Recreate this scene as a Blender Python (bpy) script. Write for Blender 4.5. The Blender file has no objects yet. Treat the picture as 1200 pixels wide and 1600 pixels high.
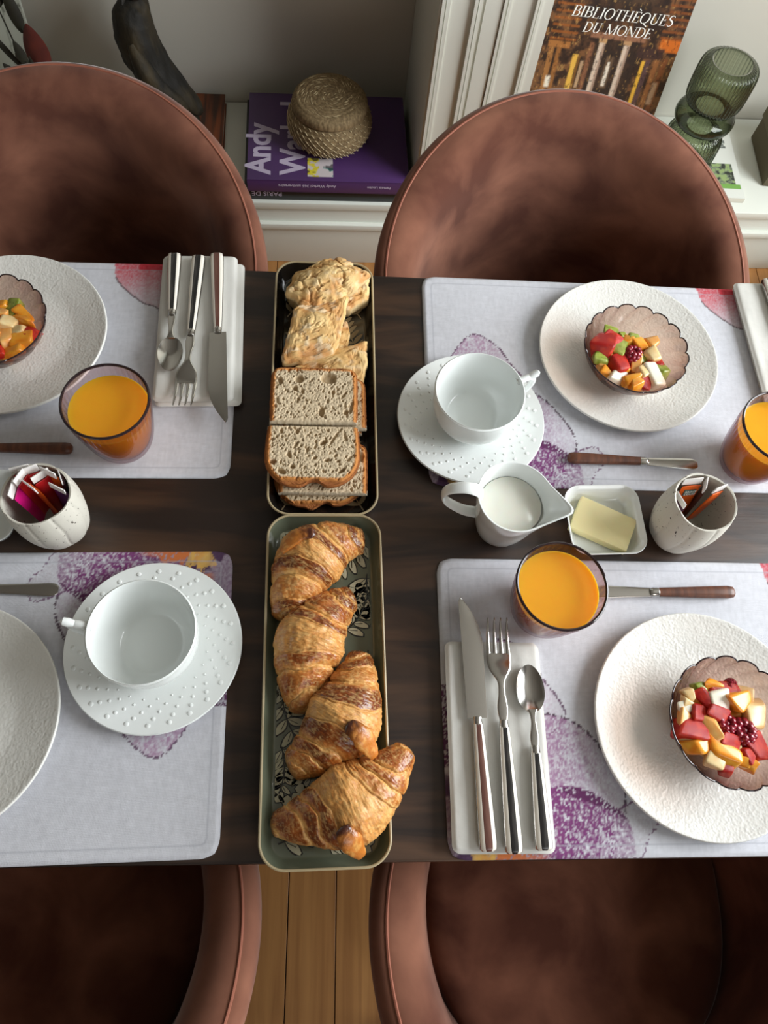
import bpy, bmesh, math, random
import numpy as np
from mathutils import Vector, Matrix

# ------------------------------------------------------------------ camera, light, exposure
scn = bpy.context.scene
COL = scn.collection
cam_d = bpy.data.cameras.new('camera')
cam_d.sensor_fit = 'VERTICAL'; cam_d.sensor_height = 36.0; cam_d.lens = 1174.6 / 1600 * 36
cam_d.clip_start = 0.01
cam = bpy.data.objects.new('camera', cam_d); COL.objects.link(cam)
_R = np.array([[0.9972, -0.0107, 0.0744], [0.0198, -0.9175, -0.3972], [0.0726, 0.3976, -0.9147]])
cam.matrix_world = Matrix(((_R[0][0], -_R[1][0], -_R[2][0], 0), (_R[0][1], -_R[1][1], -_R[2][1], 0),
                           (_R[0][2], -_R[1][2], -_R[2][2], 1.542), (0, 0, 0, 1)))
scn.camera = cam
scn.view_settings.view_transform = 'Standard'
scn.view_settings.look = 'None'
scn.view_settings.gamma = 1.0
scn.view_settings.use_curve_mapping = False
scn.view_settings.exposure = 0.45
scn.cycles.transparent_max_bounces = 32

world = bpy.data.worlds.new('daylight'); scn.world = world; world.use_nodes = True
world.node_tree.nodes['Background'].inputs[0].default_value = (0.86, 0.93, 1.0, 1)
world.node_tree.nodes['Background'].inputs[1].default_value = 1.0


def area(name, loc, target, sx, sy, power, col=(1, 1, 1)):
    l = bpy.data.lights.new(name, 'AREA'); l.shape = 'RECTANGLE'; l.size = sx; l.size_y = sy
    l.energy = power; l.color = col
    o = bpy.data.objects.new(name, l); COL.objects.link(o); o.location = loc
    o.rotation_euler = (Vector(target) - Vector(loc)).to_track_quat('-Z', 'Y').to_euler()
    return o


area('window_daylight', (1.93, 0.35, 1.62), (0.0, 0.35, 1.0), 1.4, 1.3, 56, (0.95, 0.98, 1.0))
area('rear_fill_light', (1.0, -2.12, 1.75), (0.3, 0.4, 0.8), 1.3, 1.2, 18, (0.95, 0.98, 1.0))  # added fill lamp behind the camera; that wall has no window

# ------------------------------------------------------------------ helpers
PI = math.pi
rnd = random.Random(7)


def lin(c):
    c = np.asarray(c, float) / 255.0
    return np.where(c <= 0.04045, c / 12.92, ((c + 0.055) / 1.055) ** 2.4)


def l4(c):
    v = lin(c); return (v[0], v[1], v[2], 1)


def _h(ix, iy, s):
    n = (ix.astype(np.int64) * 374761393 + iy.astype(np.int64) * 668265263 + s * 982451653) & 0x7fffffff
    n = ((n ^ (n >> 13)) * 1274126177) & 0x7fffffff
    return ((n ^ (n >> 16)) & 0xffff) / 65535.0


def vn(x, y, s=0):
    x = np.asarray(x, float); y = np.asarray(y, float)
    ix = np.floor(x); iy = np.floor(y); fx = x - ix; fy = y - iy
    fx = fx * fx * (3 - 2 * fx); fy = fy * fy * (3 - 2 * fy)
    a = _h(ix, iy, s); b = _h(ix + 1, iy, s); c = _h(ix, iy + 1, s); d = _h(ix + 1, iy + 1, s)
    return (a * (1 - fx) + b * fx) * (1 - fy) + (c * (1 - fx) + d * fx) * fy


def fbm(x, y, s=0, o=4):
    t = 0; a = 0.5; n = 0
    for i in range(o):
        t = t + a * vn(x * 2 ** i, y * 2 ** i, s + i * 17); n += a; a *= 0.5
    return t / n


def sm(a, b, x):
    t = np.clip((x - a) / (b - a), 0, 1); return t * t * (3 - 2 * t)


def lerp(a, b, t): return a + (b - a) * t


def mix3(c, col, t):
    t = np.clip(t, 0, 1)[..., None]; return c * (1 - t) + lin(col) * t


# ---- materials
MATS = {}


def M(name, col=(200, 200, 200), rough=0.5, metal=0.0, attr=False, col2=None, nscale=(10, 10, 10), ndet=4, lo=0.35, hi=0.65,
      ndist=0.0, bump=None, sheen=0.0, coat=0.0, sss=0.0, sssr=(1, 0.4, 0.2), spec=0.5, rough_dark=None):
    if name in MATS: return MATS[name]
    m = bpy.data.materials.new(name); m.use_nodes = True; nt = m.node_tree; N = nt.nodes; L = nt.links
    b = N['Principled BSDF']
    b.inputs['Roughness'].default_value = rough; b.inputs['Metallic'].default_value = metal
    b.inputs['Specular IOR Level'].default_value = spec
    b.inputs['Base Color'].default_value = l4(col)
    b.inputs['Sheen Weight'].default_value = sheen; b.inputs['Sheen Roughness'].default_value = 0.4
    b.inputs['Coat Weight'].default_value = coat; b.inputs['Coat Roughness'].default_value = 0.12
    if sss:
        b.inputs['Subsurface Weight'].default_value = sss; b.inputs['Subsurface Radius'].default_value = sssr
        b.inputs['Subsurface Scale'].default_value = 0.006
    tc = N.new('ShaderNodeTexCoord')

    def mapped(sc):
        mp = N.new('ShaderNodeMapping'); mp.inputs['Scale'].default_value = sc if hasattr(sc, '__len__') else (sc, sc, sc)
        L.new(tc.outputs['Object'], mp.inputs['Vector']); return mp.outputs['Vector']
    src = None
    if attr:
        a = N.new('ShaderNodeAttribute'); a.attribute_name = 'Col'; src = a.outputs['Color']
        L.new(src, b.inputs['Base Color'])
    elif col2 is not None:
        nz = N.new('ShaderNodeTexNoise'); nz.inputs['Scale'].default_value = 1; nz.inputs['Detail'].default_value = ndet
        nz.inputs['Distortion'].default_value = ndist
        L.new(mapped(nscale), nz.inputs['Vector'])
        r = N.new('ShaderNodeValToRGB'); r.color_ramp.elements[0].position = lo; r.color_ramp.elements[1].position = hi
        r.color_ramp.elements[0].color = l4(col); r.color_ramp.elements[1].color = l4(col2)
        L.new(nz.outputs['Fac'], r.inputs['Fac']); src = r.outputs['Color']; L.new(src, b.inputs['Base Color'])
    if rough_dark is not None and src is not None:
        bw = N.new('ShaderNodeRGBToBW'); L.new(src, bw.inputs[0])
        mr = N.new('ShaderNodeMapRange'); mr.inputs[1].default_value = 0.05; mr.inputs[2].default_value = 0.45
        mr.inputs[3].default_value = rough_dark; mr.inputs[4].default_value = rough
        L.new(bw.outputs[0], mr.inputs[0]); L.new(mr.outputs[0], b.inputs['Roughness'])
    prev = None
    for bp in (bump or []):
        kind, sc, st, dist = bp
        if kind == 'noise':
            t = N.new('ShaderNodeTexNoise'); t.inputs['Scale'].default_value = 1; t.inputs['Detail'].default_value = 5
            L.new(mapped(sc), t.inputs['Vector']); o = t.outputs['Fac']
        elif kind == 'voro':
            t = N.new('ShaderNodeTexVoronoi'); t.inputs['Scale'].default_value = 1
            L.new(mapped(sc), t.inputs['Vector']); o = t.outputs['Distance']
        elif kind == 'ring':
            t = N.new('ShaderNodeTexVoronoi'); t.inputs['Scale'].default_value = 1
            L.new(mapped(sc), t.inputs['Vector'])
            r = N.new('ShaderNodeValToRGB'); e = r.color_ramp.elements
            e[0].position = 0.0; e[0].color = (0.55, 0.55, 0.55, 1); e[1].position = 0.62; e[1].color = (0, 0, 0, 1)
            for p, v in ((0.28, 0.5), (0.36, 1.0), (0.44, 0.9), (0.52, 0.1)):
                q = e.new(p); q.color = (v, v, v, 1)
            L.new(t.outputs['Distance'], r.inputs['Fac']); o = r.outputs['Color']
        elif kind == 'weave':
            v = mapped(sc); w1 = N.new('ShaderNodeTexWave'); w1.bands_direction = 'X'; w1.inputs['Scale'].default_value = 1
            w1.inputs['Distortion'].default_value = 2.5
            w2 = N.new('ShaderNodeTexWave'); w2.bands_direction = 'Y'; w2.inputs['Scale'].default_value = 1
            w2.inputs['Distortion'].default_value = 2.5
            L.new(v, w1.inputs['Vector']); L.new(v, w2.inputs['Vector'])
            mm = N.new('ShaderNodeMath'); mm.operation = 'MAXIMUM'
            L.new(w1.outputs['Fac'], mm.inputs[0]); L.new(w2.outputs['Fac'], mm.inputs[1]); o = mm.outputs[0]
        bn = N.new('ShaderNodeBump'); bn.inputs['Strength'].default_value = st; bn.inputs['Distance'].default_value = dist
        L.new(o, bn.inputs['Height'])
        if prev: L.new(prev, bn.inputs['Normal'])
        prev = bn.outputs['Normal']
    if prev: L.new(prev, b.inputs['Normal'])
    MATS[name] = m; return m


def GLASS(name, tint, dark, refl=1.0):
    """thin tinted glass: clear body, coloured towards grazing angles, mirror reflection after Fresnel"""
    if name in MATS: return MATS[name]
    m = bpy.data.materials.new(name); m.use_nodes = True; nt = m.node_tree; N = nt.nodes; L = nt.links
    N.remove(N['Principled BSDF']); out = N['Material Output']
    tr = N.new('ShaderNodeBsdfTransparent'); gl = N.new('ShaderNodeBsdfGlossy'); gl.inputs['Roughness'].default_value = 0.04
    lw = N.new('ShaderNodeLayerWeight'); lw.inputs['Blend'].default_value = 0.35
    mc = N.new('ShaderNodeMix'); mc.data_type = 'RGBA'
    mc.inputs[6].default_value = l4(tint); mc.inputs[7].default_value = l4(dark)
    L.new(lw.outputs['Facing'], mc.inputs[0]); L.new(mc.outputs[2], tr.inputs['Color'])
    l2 = N.new('ShaderNodeLayerWeight'); l2.inputs['Blend'].default_value = 0.5          # 1 - |cos|
    p5 = N.new('ShaderNodeMath'); p5.operation = 'POWER'; p5.inputs[1].default_value = 4.5; L.new(l2.outputs['Facing'], p5.inputs[0])
    ml = N.new('ShaderNodeMath'); ml.operation = 'MULTIPLY_ADD'; ml.inputs[1].default_value = 0.7 * refl; ml.inputs[2].default_value = 0.035
    L.new(p5.outputs[0], ml.inputs[0])
    mx = N.new('ShaderNodeMixShader'); L.new(ml.outputs[0], mx.inputs[0]); L.new(tr.outputs[0], mx.inputs[1]); L.new(gl.outputs[0], mx.inputs[2])
    L.new(mx.outputs[0], out.inputs['Surface'])
    MATS[name] = m; return m


# ---- objects
def mesh(name, verts, faces, mats, midx=None, cols=None, smooth=True, ang=40):
    me = bpy.data.meshes.new(name)
    verts = np.asarray(verts, float)
    if isinstance(faces, np.ndarray):
        nf, k = faces.shape
        me.vertices.add(len(verts)); me.vertices.foreach_set('co', verts.ravel())
        me.loops.add(nf * k); me.loops.foreach_set('vertex_index', faces.ravel().astype(np.int32))
        me.polygons.add(nf); me.polygons.foreach_set('loop_start', np.arange(0, nf * k, k, dtype=np.int32))
        me.update(calc_edges=True); me.validate()
    else:
        me.from_pydata([tuple(v) for v in verts], [], faces); me.validate()
    for m in (mats if isinstance(mats, (list, tuple)) else [mats]): me.materials.append(m)
    if midx is not None: me.polygons.foreach_set('material_index', np.asarray(midx, np.int32))
    if cols is not None:
        a = me.color_attributes.new('Col', 'FLOAT_COLOR', 'POINT')
        c = np.ones((len(verts), 4)); c[:, :3] = cols; a.data.foreach_set('color', c.ravel())
    if smooth:
        me.shade_smooth()
        if ang: me.set_sharp_from_angle(angle=math.radians(ang))
    me.update()
    return me


def link(name, me, parent=None, loc=None, rot=None, label=None, cat=None, group=None, kind=None):
    o = bpy.data.objects.new(name, me); COL.objects.link(o)
    if parent is not None: o.parent = parent
    if loc is not None: o.location = loc
    if rot is not None: o.rotation_euler = rot if hasattr(rot, '__len__') else (0, 0, rot)
    if label: o['label'] = label
    if cat: o['category'] = cat
    if group: o['group'] = group
    if kind: o['kind'] = kind
    return o


def thing(name, label, cat, loc=(0, 0, 0), rot=0, group=None):
    return link(name, None, None, loc, rot, label, cat, group)


def loft(rings, closed=True, caps=(True, True)):
    """rings: list of (n,3) arrays -> verts, faces"""
    n = len(rings[0]); V = np.concatenate(rings); F = []
    for i in range(len(rings) - 1):
        for j in range(n if closed else n - 1):
            a = i * n + j; b = i * n + (j + 1) % n
            F.append((a, b, b + n, a + n))
    if caps[0]: F.append(tuple(range(n - 1, -1, -1)))
    if caps[1]: F.append(tuple(range((len(rings) - 1) * n, len(rings) * n)))
    return V, F


def lathe(prof, n=64, mod=None, caps=(False, False)):
    th = np.linspace(0, 2 * PI, n, endpoint=False); R = []
    for k, (r, z) in enumerate(prof):
        rr = np.full(n, float(r)); zz = np.full(n, float(z))
        if mod: rr, zz = mod(k, th, rr, zz)
        R.append(np.stack([rr * np.cos(th), rr * np.sin(th), zz], 1))
    return loft(R, True, caps)


def interp_prof(p, per=4):
    """smooth a polyline profile with Catmull-Rom"""
    p = [np.array(q, float) for q in p]; out = []
    for i in range(len(p) - 1):
        p0 = p[max(i - 1, 0)]; p1 = p[i]; p2 = p[i + 1]; p3 = p[min(i + 2, len(p) - 1)]
        for k in range(per):
            t = k / per
            out.append(0.5 * (2 * p1 + (p2 - p0) * t + (2 * p0 - 5 * p1 + 4 * p2 - p3) * t * t + (3 * p1 - p0 - 3 * p2 + p3) * t ** 3))
    out.append(p[-1]); return out


def rrect(w, d, r, n=6):
    P = []
    for cx, cy, a0 in ((w / 2 - r, d / 2 - r, 0), (-w / 2 + r, d / 2 - r, PI / 2), (-w / 2 + r, -d / 2 + r, PI), (w / 2 - r, -d / 2 + r, 1.5 * PI)):
        for k in range(n + 1):
            a = a0 + PI / 2 * k / n; P.append((cx + r * math.cos(a), cy + r * math.sin(a)))
    return np.array(P)


def ring(p2, z, s=1.0):
    c = p2.mean(0); q = c + (p2 - c) * s
    return np.stack([q[:, 0], q[:, 1], np.full(len(q), z)], 1)


def inset(p2, d):
    """inset a convex-ish polygon by moving vertices towards the inside along the vertex normals"""
    nx = np.roll(p2, -1, 0) - p2; pv = p2 - np.roll(p2, 1, 0)
    nx = nx / (np.linalg.norm(nx, axis=1)[:, None] + 1e-12); pv = pv / (np.linalg.norm(pv, axis=1)[:, None] + 1e-12)
    t = nx + pv; t = t / (np.linalg.norm(t, axis=1)[:, None] + 1e-12)
    return p2 + np.stack([-t[:, 1], t[:, 0]], 1) * d


def slab(p2, z0, z1, b=0.002):
    R = [ring(inset(p2, b), z0), ring(p2, z0 + b), ring(p2, z1 - b), ring(inset(p2, b * 0.3), z1 - b * 0.3), ring(inset(p2, b), z1)]
    return loft(R)


def box(x0, x1, y0, y1, z0, z1, b=0.003):
    p = np.array([(x0, y0), (x1, y0), (x1, y1), (x0, y1)], float)
    return slab(p, z0, z1, b)


def tube(path, rad, n=10, caps=True, flat=None):
    P = np.array(path, float); m = len(P); rad = np.full(m, rad) if np.isscalar(rad) else np.array(rad)
    T = np.gradient(P, axis=0); T /= np.linalg.norm(T, axis=1)[:, None] + 1e-12
    up = np.array([0, 0, 1.0]) if abs(T[0][2]) < 0.9 else np.array([0, 1.0, 0]); R = []
    u = up - T[0] * (up @ T[0]); u /= np.linalg.norm(u)
    for i in range(m):
        u = u - T[i] * (u @ T[i]); u /= np.linalg.norm(u) + 1e-12; v = np.cross(T[i], u)
        a = np.linspace(0, 2 * PI, n, endpoint=False)
        fu, fv = (1, 1) if flat is None else flat
        R.append(P[i] + rad[i] * (np.cos(a)[:, None] * u * fu + np.sin(a)[:, None] * v * fv))
    return loft(R, True, (caps, caps))


def gridf(nu, nv):
    i = np.arange((nu - 1) * (nv - 1)); r = i // (nu - 1); c = i % (nu - 1); a = r * nu + c
    return np.stack([a, a + 1, a + nu + 1, a + nu], 1)


def join(parts):
    V = []; F = []; k = 0
    for v, f in parts:
        V.append(np.asarray(v)); F += [tuple(int(i) + k for i in q) for q in f]; k += len(v)
    return np.concatenate(V), F


def cr(pts, per=8): return np.array(interp_prof(pts, per))


def put(V, loc, rot=0.0):
    c, s = math.cos(rot), math.sin(rot); V = np.asarray(V)
    return np.stack([loc[0] + c * V[:, 0] - s * V[:, 1], loc[1] + s * V[:, 0] + c * V[:, 1], loc[2] + V[:, 2]], 1)


# wall frame: the built-in shelving stands about 2 degrees off the table's long side
WT = math.radians(2.1); WC, WS = math.cos(WT), math.sin(WT)


def W(x, y, z): return (WC * x - WS * y, 1.375 + WS * x + WC * y, z)


# ------------------------------------------------------------------ materials
m_wall = M('wall_paint', (150, 146, 138), 0.85, bump=[('noise', 60, 0.05, 0.002)])
m_niche = M('niche_paint', (214, 210, 198), 0.85, bump=[('noise', 60, 0.05, 0.002)])
m_white = M('white_joinery_paint', (222, 224, 214), 0.5)
m_pine = M('pine_boards', (192, 138, 80), 0.42, col2=(156, 104, 56), nscale=(60, 2.2, 60), ndet=6, lo=0.3, hi=0.75, ndist=0.6)
m_table = M('dark_table_wood', (38, 27, 22), 0.4, col2=(96, 68, 48), nscale=(3.2, 20, 5), ndet=10, lo=0.44, hi=0.84, ndist=1.2,
            bump=[('noise', (10, 170, 10), 0.25, 0.001)])
m_velvet = M('rust_velvet', (92, 55, 43), 0.9, col2=(150, 101, 80), nscale=(10, 10, 10), ndet=8, lo=0.36, hi=0.72, ndist=0.3, sheen=0.3,
             spec=0.15, bump=[('noise', 120, 0.08, 0.001)])
m_piping = M('velvet_piping', (150, 88, 66), 0.7, sheen=0.3)
m_black = M('black_metal', (22, 22, 22), 0.4, metal=0.3)
m_mat = M('woven_placemat', attr=True, rough=0.9, bump=[('weave', (420, 420, 420), 0.45, 0.0008), ('noise', (200, 700, 200), 0.25, 0.0006)])
m_linen = M('napkin_cotton', (218, 217, 211), 0.9, bump=[('weave', (700, 700, 700), 0.2, 0.0004), ('noise', 40, 0.35, 0.003)])
m_plate = M('embossed_stoneware', (226, 225, 219), 0.32, bump=[('ring', (95, 95, 95), 0.17, 0.0008), ('voro', (330, 330, 330), 0.36, 0.0007)])
m_porc = M('white_porcelain', (236, 240, 238), 0.12, coat=0.3)
m_steel = M('polished_steel', (196, 194, 190), 0.17, metal=1.0)
m_hsilver = M('handle_silver', (200, 198, 195), 0.2, metal=1.0)
m_hwhite = M('handle_ivory', (236, 230, 218), 0.25)
m_hblack = M('handle_black', (34, 33, 33), 0.25, col2=(92, 88, 84), nscale=(150, 20, 60), lo=0.5, hi=0.85)
m_hred = M('handle_reddish', (96, 62, 54), 0.25, col2=(134, 96, 84), nscale=(150, 20, 60), lo=0.45, hi=0.85)
m_hwood = M('spreader_wood', (108, 64, 42), 0.4, col2=(76, 42, 28), nscale=(18, 160, 160), ndet=5)
m_juice = M('orange_juice', (240, 170, 36), 0.2, sss=0.7, sssr=(3, 1.6, 0.3))
m_milk = M('milk', (244, 242, 230), 0.2, sss=0.2)
m_butter = M('butter', (244, 232, 176), 0.4, sss=0.25)
m_rim_dark = M('smoked_rim', (40, 26, 30), 0.1)
m_smoke = GLASS('smoked_rose_glass', (250, 243, 244), (206, 182, 188))
m_smokeb = GLASS('smoked_bowl_glass', (242, 229, 221), (164, 130, 124))
m_green = GLASS('green_ribbed_glass', (226, 230, 216), (58, 68, 54), 1.6)
m_pane = GLASS('window_glass', (250, 252, 252), (230, 240, 240))
m_pot = M('speckled_stoneware', (206, 202, 190), 0.55, col2=(60, 48, 40), nscale=(330, 330, 330), ndet=1, lo=0.70, hi=0.735,
          bump=[('noise', 60, 0.2, 0.002)])
m_traydark = M('black_enamel', (24, 21, 19), 0.16, coat=0.4)
m_traygreen = M('grey_green_enamel', (104, 110, 92), 0.16, coat=0.4)
m_trayrim = M('cream_gold_rim', (176, 160, 126), 0.3)
m_tan = M('tan_leaf_print', (140, 122, 92), 0.2, coat=0.3)
m_cream = M('cream_leaf_print', (194, 190, 162), 0.2, coat=0.3)
m_ink = M('black_ink_print', (28, 28, 24), 0.2, coat=0.3)
m_croi = M('croissant_crust', attr=True, rough=0.55, rough_dark=0.2, coat=0.15, spec=0.5, bump=[('noise', (120, 120, 120), 0.35, 0.004), ('noise', (420, 420, 420), 0.25, 0.0015)])
m_bread = M('bread', attr=True, rough=0.85, bump=[('noise', (420, 420, 420), 0.25, 0.0008)])
m_focaccia = M('flatbread', attr=True, rough=0.7, bump=[('noise', (150, 150, 150), 0.3, 0.002), ('noise', (520, 520, 520), 0.3, 0.001)])
m_purple = M('purple_cover', (80, 50, 102), 0.35, coat=0.25)
m_blackbook = M('black_cover', (20, 18, 20), 0.35)
m_paper = M('paper_edge', (214, 208, 194), 0.8)
m_letter_p = M('lilac_lettering', (196, 184, 206), 0.4)
m_letter_w = M('white_lettering', (240, 238, 232), 0.5)
m_print = M('printed_cover', attr=True, rough=0.4, coat=0.15)
m_wicker = M('seagrass', (150, 128, 92), 0.8, col2=(112, 92, 62), nscale=(220, 220, 60), ndet=3, bump=[('noise', (300, 300, 90), 0.6, 0.002)])
m_stitch = M('pale_stitching', (214, 196, 154), 0.7)
m_bird = M('dark_carved_wood', (22, 19, 12), 0.75, col2=(70, 58, 32), nscale=(22, 22, 9), ndet=5, lo=0.45, hi=0.8, bump=[('noise', (30, 30, 16), 0.8, 0.01)])

# ------------------------------------------------------------------ the room
fl = link('floor', mesh('floor', *box(-2.45, 2.05, -2.25, 1.80, -0.06, -0.012), m_black), kind='structure')
PW = 0.0866
for i in range(-28, 24):
    x0 = -0.0602 + PW * i
    p = link('plank', mesh('plank', *box(x0 + 0.0008, x0 + PW - 0.0008, -2.25, 1.80, -0.02, -0.0005 * (i % 3), 0.0012), m_pine, smooth=False), fl)
WALLY = 0.325
# niche wall behind the shelves
link('wall_back', mesh('wall_back', *(lambda v, f: (put(v, (0, 1.375, 0), WT), f))(*box(-2.6, 2.2, WALLY, WALLY + 0.1, -0.02, 2.62)), m_niche), kind='structure')
link('wall_left', mesh('wall_left', *box(-2.5, -2.4, -2.3, 1.85, -0.02, 2.62), m_wall), kind='structure')
link('wall_front', mesh('wall_front', *box(-2.5, 2.1, -2.3, -2.2, -0.02, 2.62), m_wall), kind='structure')
link('ceiling', mesh('ceiling', *box(-2.5, 2.1, -2.3, 1.85, 2.6, 2.7), m_wall), kind='structure')
wr = link('wall_right', mesh('wall_right', *box(2.0, 2.1, -2.3, 1.85, -0.02, 0.9), m_wall), kind='structure')
link('wall_panel', mesh('wall_panel', *box(2.0, 2.1, -2.3, 1.85, 2.32, 2.62), m_wall), wr)
link('wall_panel', mesh('wall_panel', *box(2.0, 2.1, -2.3, -0.42, 0.9, 2.32), m_wall), wr)
link('wall_panel', mesh('wall_panel', *box(2.0, 2.1, 1.12, 1.85, 0.9, 2.32), m_wall), wr)
wf = link('window_1', mesh('window_1', *join([box(2.02, 2.07, -0.42, -0.36, 0.9, 2.32), box(2.02, 2.07, 1.06, 1.12, 0.9, 2.32),
          box(2.02, 2.07, -0.36, 1.06, 0.9, 0.96), box(2.02, 2.07, -0.36, 1.06, 2.26, 2.32), box(2.02, 2.07, 0.32, 0.38, 0.96, 2.26)]), m_white), kind='structure')
link('pane', mesh('pane', *box(2.04, 2.046, -0.36, 0.32, 0.96, 2.26, 0.0005), m_pane), wf)
link('pane', mesh('pane', *box(2.04, 2.046, 0.38, 1.06, 0.96, 2.26, 0.0005), m_pane), wf)

WR = (0, 0, WT)
# white pilaster between the two niches, with its raised mouldings
pil = link('trim_1', mesh('trim_1', *box(0.181, 0.389, 0.0, WALLY - 0.002, 0.0, 2.6), m_white), loc=W(0, 0, 0), rot=WR, kind='structure')
for x, w, d in ((0.1875, 0.006, 0.007), (0.1965, 0.007, 0.004), (0.2465, 0.006, 0.008), (0.255, 0.006, 0.005), (0.3, 0.005, 0.007), (0.3085, 0.005, 0.004), (0.359, 0.0045, 0.007), (0.366, 0.0045, 0.004)):
    link('moulding', mesh('moulding', *box(x - w / 2, x + w / 2, -d, 0.002, 0.0, 2.6, 0.0018), m_white), pil)
link('panel', mesh('panel', *box(0.264, 0.2955, -0.0035, 0.002, 0.0, 2.6, 0.0015), m_white), pil)


def low_shelf(x0, x1, label, name='low_shelf_unit'):
    t = thing(name, label, 'shelf', W(0, 0, 0), WT)
    link('shelf_board', mesh('shelf_board', *box(x0, x1, -0.008, WALLY - 0.002, 0.184, 0.205, 0.003), m_white), t)
    link('front_panel', mesh('front_panel', *box(x0, x1, 0.002, WALLY - 0.002, 0.0, 0.184, 0.001), m_white), t)
    link('ledge_strip', mesh('ledge_strip', *box(x0, x1, -0.010, 0.004, 0.122, 0.140, 0.003), m_white), t)
    return t


low_shelf(-1.6, 0.1805, 'white built-in low shelf left of the white pilaster')
low_shelf(0.39, 1.75, 'white built-in low shelf right of the white pilaster')

# ------------------------------------------------------------------ table
tb = thing('dining_table', 'dark brown wooden dining table laid for breakfast', 'table', (0.05, 0.333, 0))
TH = 0.04
v, f = slab(rrect(1.9, 0.71, 0.004, 3), 0.75 - TH, 0.75, 0.0025)
link('tabletop', mesh('tabletop', v, f, m_table), tb)
for sx in (-1, 1):
    for sy in (-1, 1):
        link('leg', mesh('leg', *box(sx * 0.9 - 0.035, sx * 0.9 + 0.035, sy * 0.3 - 0.035, sy * 0.3 + 0.035, 0, 0.7105), m_black), tb)


# ------------------------------------------------------------------ chairs
def chair_meshes():
    A, B = 0.279, 0.268
    fm = math.radians(128); n = 97
    phis = np.linspace(-fm, fm, n); rings = []; pip = []

    def rimz(p): return 0.817 - 0.113 * (1 - math.cos(p))
    sec = [(0.075, 0.36, 0), (0.04, 0.38, 0), (0.022, 0.47, 0), (0.008, -0.10, 1), (0.001, -0.045, 1), (0.0, -0.018, 1), (0.004, -0.005, 1), (0.012, 0.0, 1),
           (0.022, 0.0005, 1), (0.034, -0.003, 1), (0.046, -0.011, 1), (0.055, -0.024, 1), (0.061, -0.045, 1), (0.066, -0.08, 1), (0.07, 0.53, 0), (0.078, 0.455, 0), (0.088, 0.40, 0), (0.092, 0.36, 0)]
    for p in phis:
        e = np.array([math.sin(p), math.cos(p)]); z1 = rimz(p)
        # rounded front ends
        k = min(1, (fm - abs(p)) / 0.16); drop = (1 - math.sqrt(max(0, 1 - (1 - k) ** 2))) * 0.12
        r = []
        for d, z, rel in sec:
            zz = z1 + z - drop if rel else z
            if rel == 0 and z > 0.44: zz = min(zz, z1 - 0.075 - drop)
            r.append((e[0] * (A - d), e[1] * (B - d), zz))
        rings.append(np.array(r)); zt = z1 - drop
        pip.append((e[0] * (A - 0.0165), e[1] * (B - 0.0165), zt + 0.0005))
    shell = mesh('backrest', *loft(rings), m_velvet, ang=60)
    piping = mesh('piping', *tube(pip[2:-2], 0.0016, 6), m_piping)
    a = np.linspace(0, 2 * PI, 72, endpoint=False)
    sx = np.sign(np.cos(a)) * np.abs(np.cos(a)) ** 0.8 * 0.2; sy = np.sign(np.sin(a)) * np.abs(np.sin(a)) ** 0.8 * 0.215 - 0.03
    R = [np.stack([sx * k, (sy + 0.03) * k - 0.03, np.full(72, z)], 1) for k, z in
         ((0.9, 0.37), (0.99, 0.385), (1.0, 0.44), (0.985, 0.462), (0.95, 0.474), (0.85, 0.481), (0.6, 0.486), (0.3, 0.488), (0.05, 0.4885))]
    seat = mesh('seat', *loft(R), m_velvet, ang=60)
    legs = []
    for sx_, sy_ in ((-1, -1), (1, -1), (1, 1), (-1, 1)):
        legs.append(mesh('leg', *tube([(sx_ * 0.15, sy_ * 0.15, 0.375), (sx_ * 0.17, sy_ * 0.18, 0.19), (sx_ * 0.185, sy_ * 0.2, 0.0)], [0.014, 0.012, 0.009], 10), m_black))
    frame = mesh('seat_frame', *slab(rrect(0.36, 0.36, 0.06), 0.35, 0.375, 0.003), m_black)
    return shell, piping, seat, frame, legs


CH = chair_meshes()


def chair(x, y, rot, label):
    t = thing('velvet_chair', label, 'chair', (x, y, 0), rot, 'rust velvet tub chairs around the table')
    b = link('backrest', CH[0], t); link('piping', CH[1], b); link('seat', CH[2], t); link('seat_frame', CH[3], t)
    for l in CH[4]: link('leg', l, t)


chair(0.335, 0.725, 0.005, 'rust velvet tub chair beyond the table, in front of the white pilaster and large book')
chair(-0.3708, 0.7163, 0.0, 'rust velvet tub chair beyond the table, left of the purple book')
chair(-0.339, -0.09, PI, 'rust velvet tub chair on the near side, left, deep in shadow')
chair(0.327, -0.09, PI, 'rust velvet tub chair on the near side, right, with lit seat')

# ------------------------------------------------------------------ placemats
MW, MH = 0.54, 0.309


def poly_mask(U, V, P):
    P = np.array(P); ins = np.zeros(U.shape, bool); d = np.full(U.shape, 9.0)
    for i in range(len(P)):
        (x0, y0), (x1, y1) = P[i], P[(i + 1) % len(P)]
        c = ((y0 > V) != (y1 > V)) & (U < (x1 - x0) * (V - y0) / (y1 - y0 + 1e-12) + x0); ins ^= c
        t = np.clip(((U - x0) * (x1 - x0) + (V - y0) * (y1 - y0)) / ((x1 - x0) ** 2 + (y1 - y0) ** 2 + 1e-12), 0, 1)
        d = np.minimum(d, np.hypot(U - x0 - t * (x1 - x0), V - y0 - t * (y1 - y0)))
    return ins, d


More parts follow.
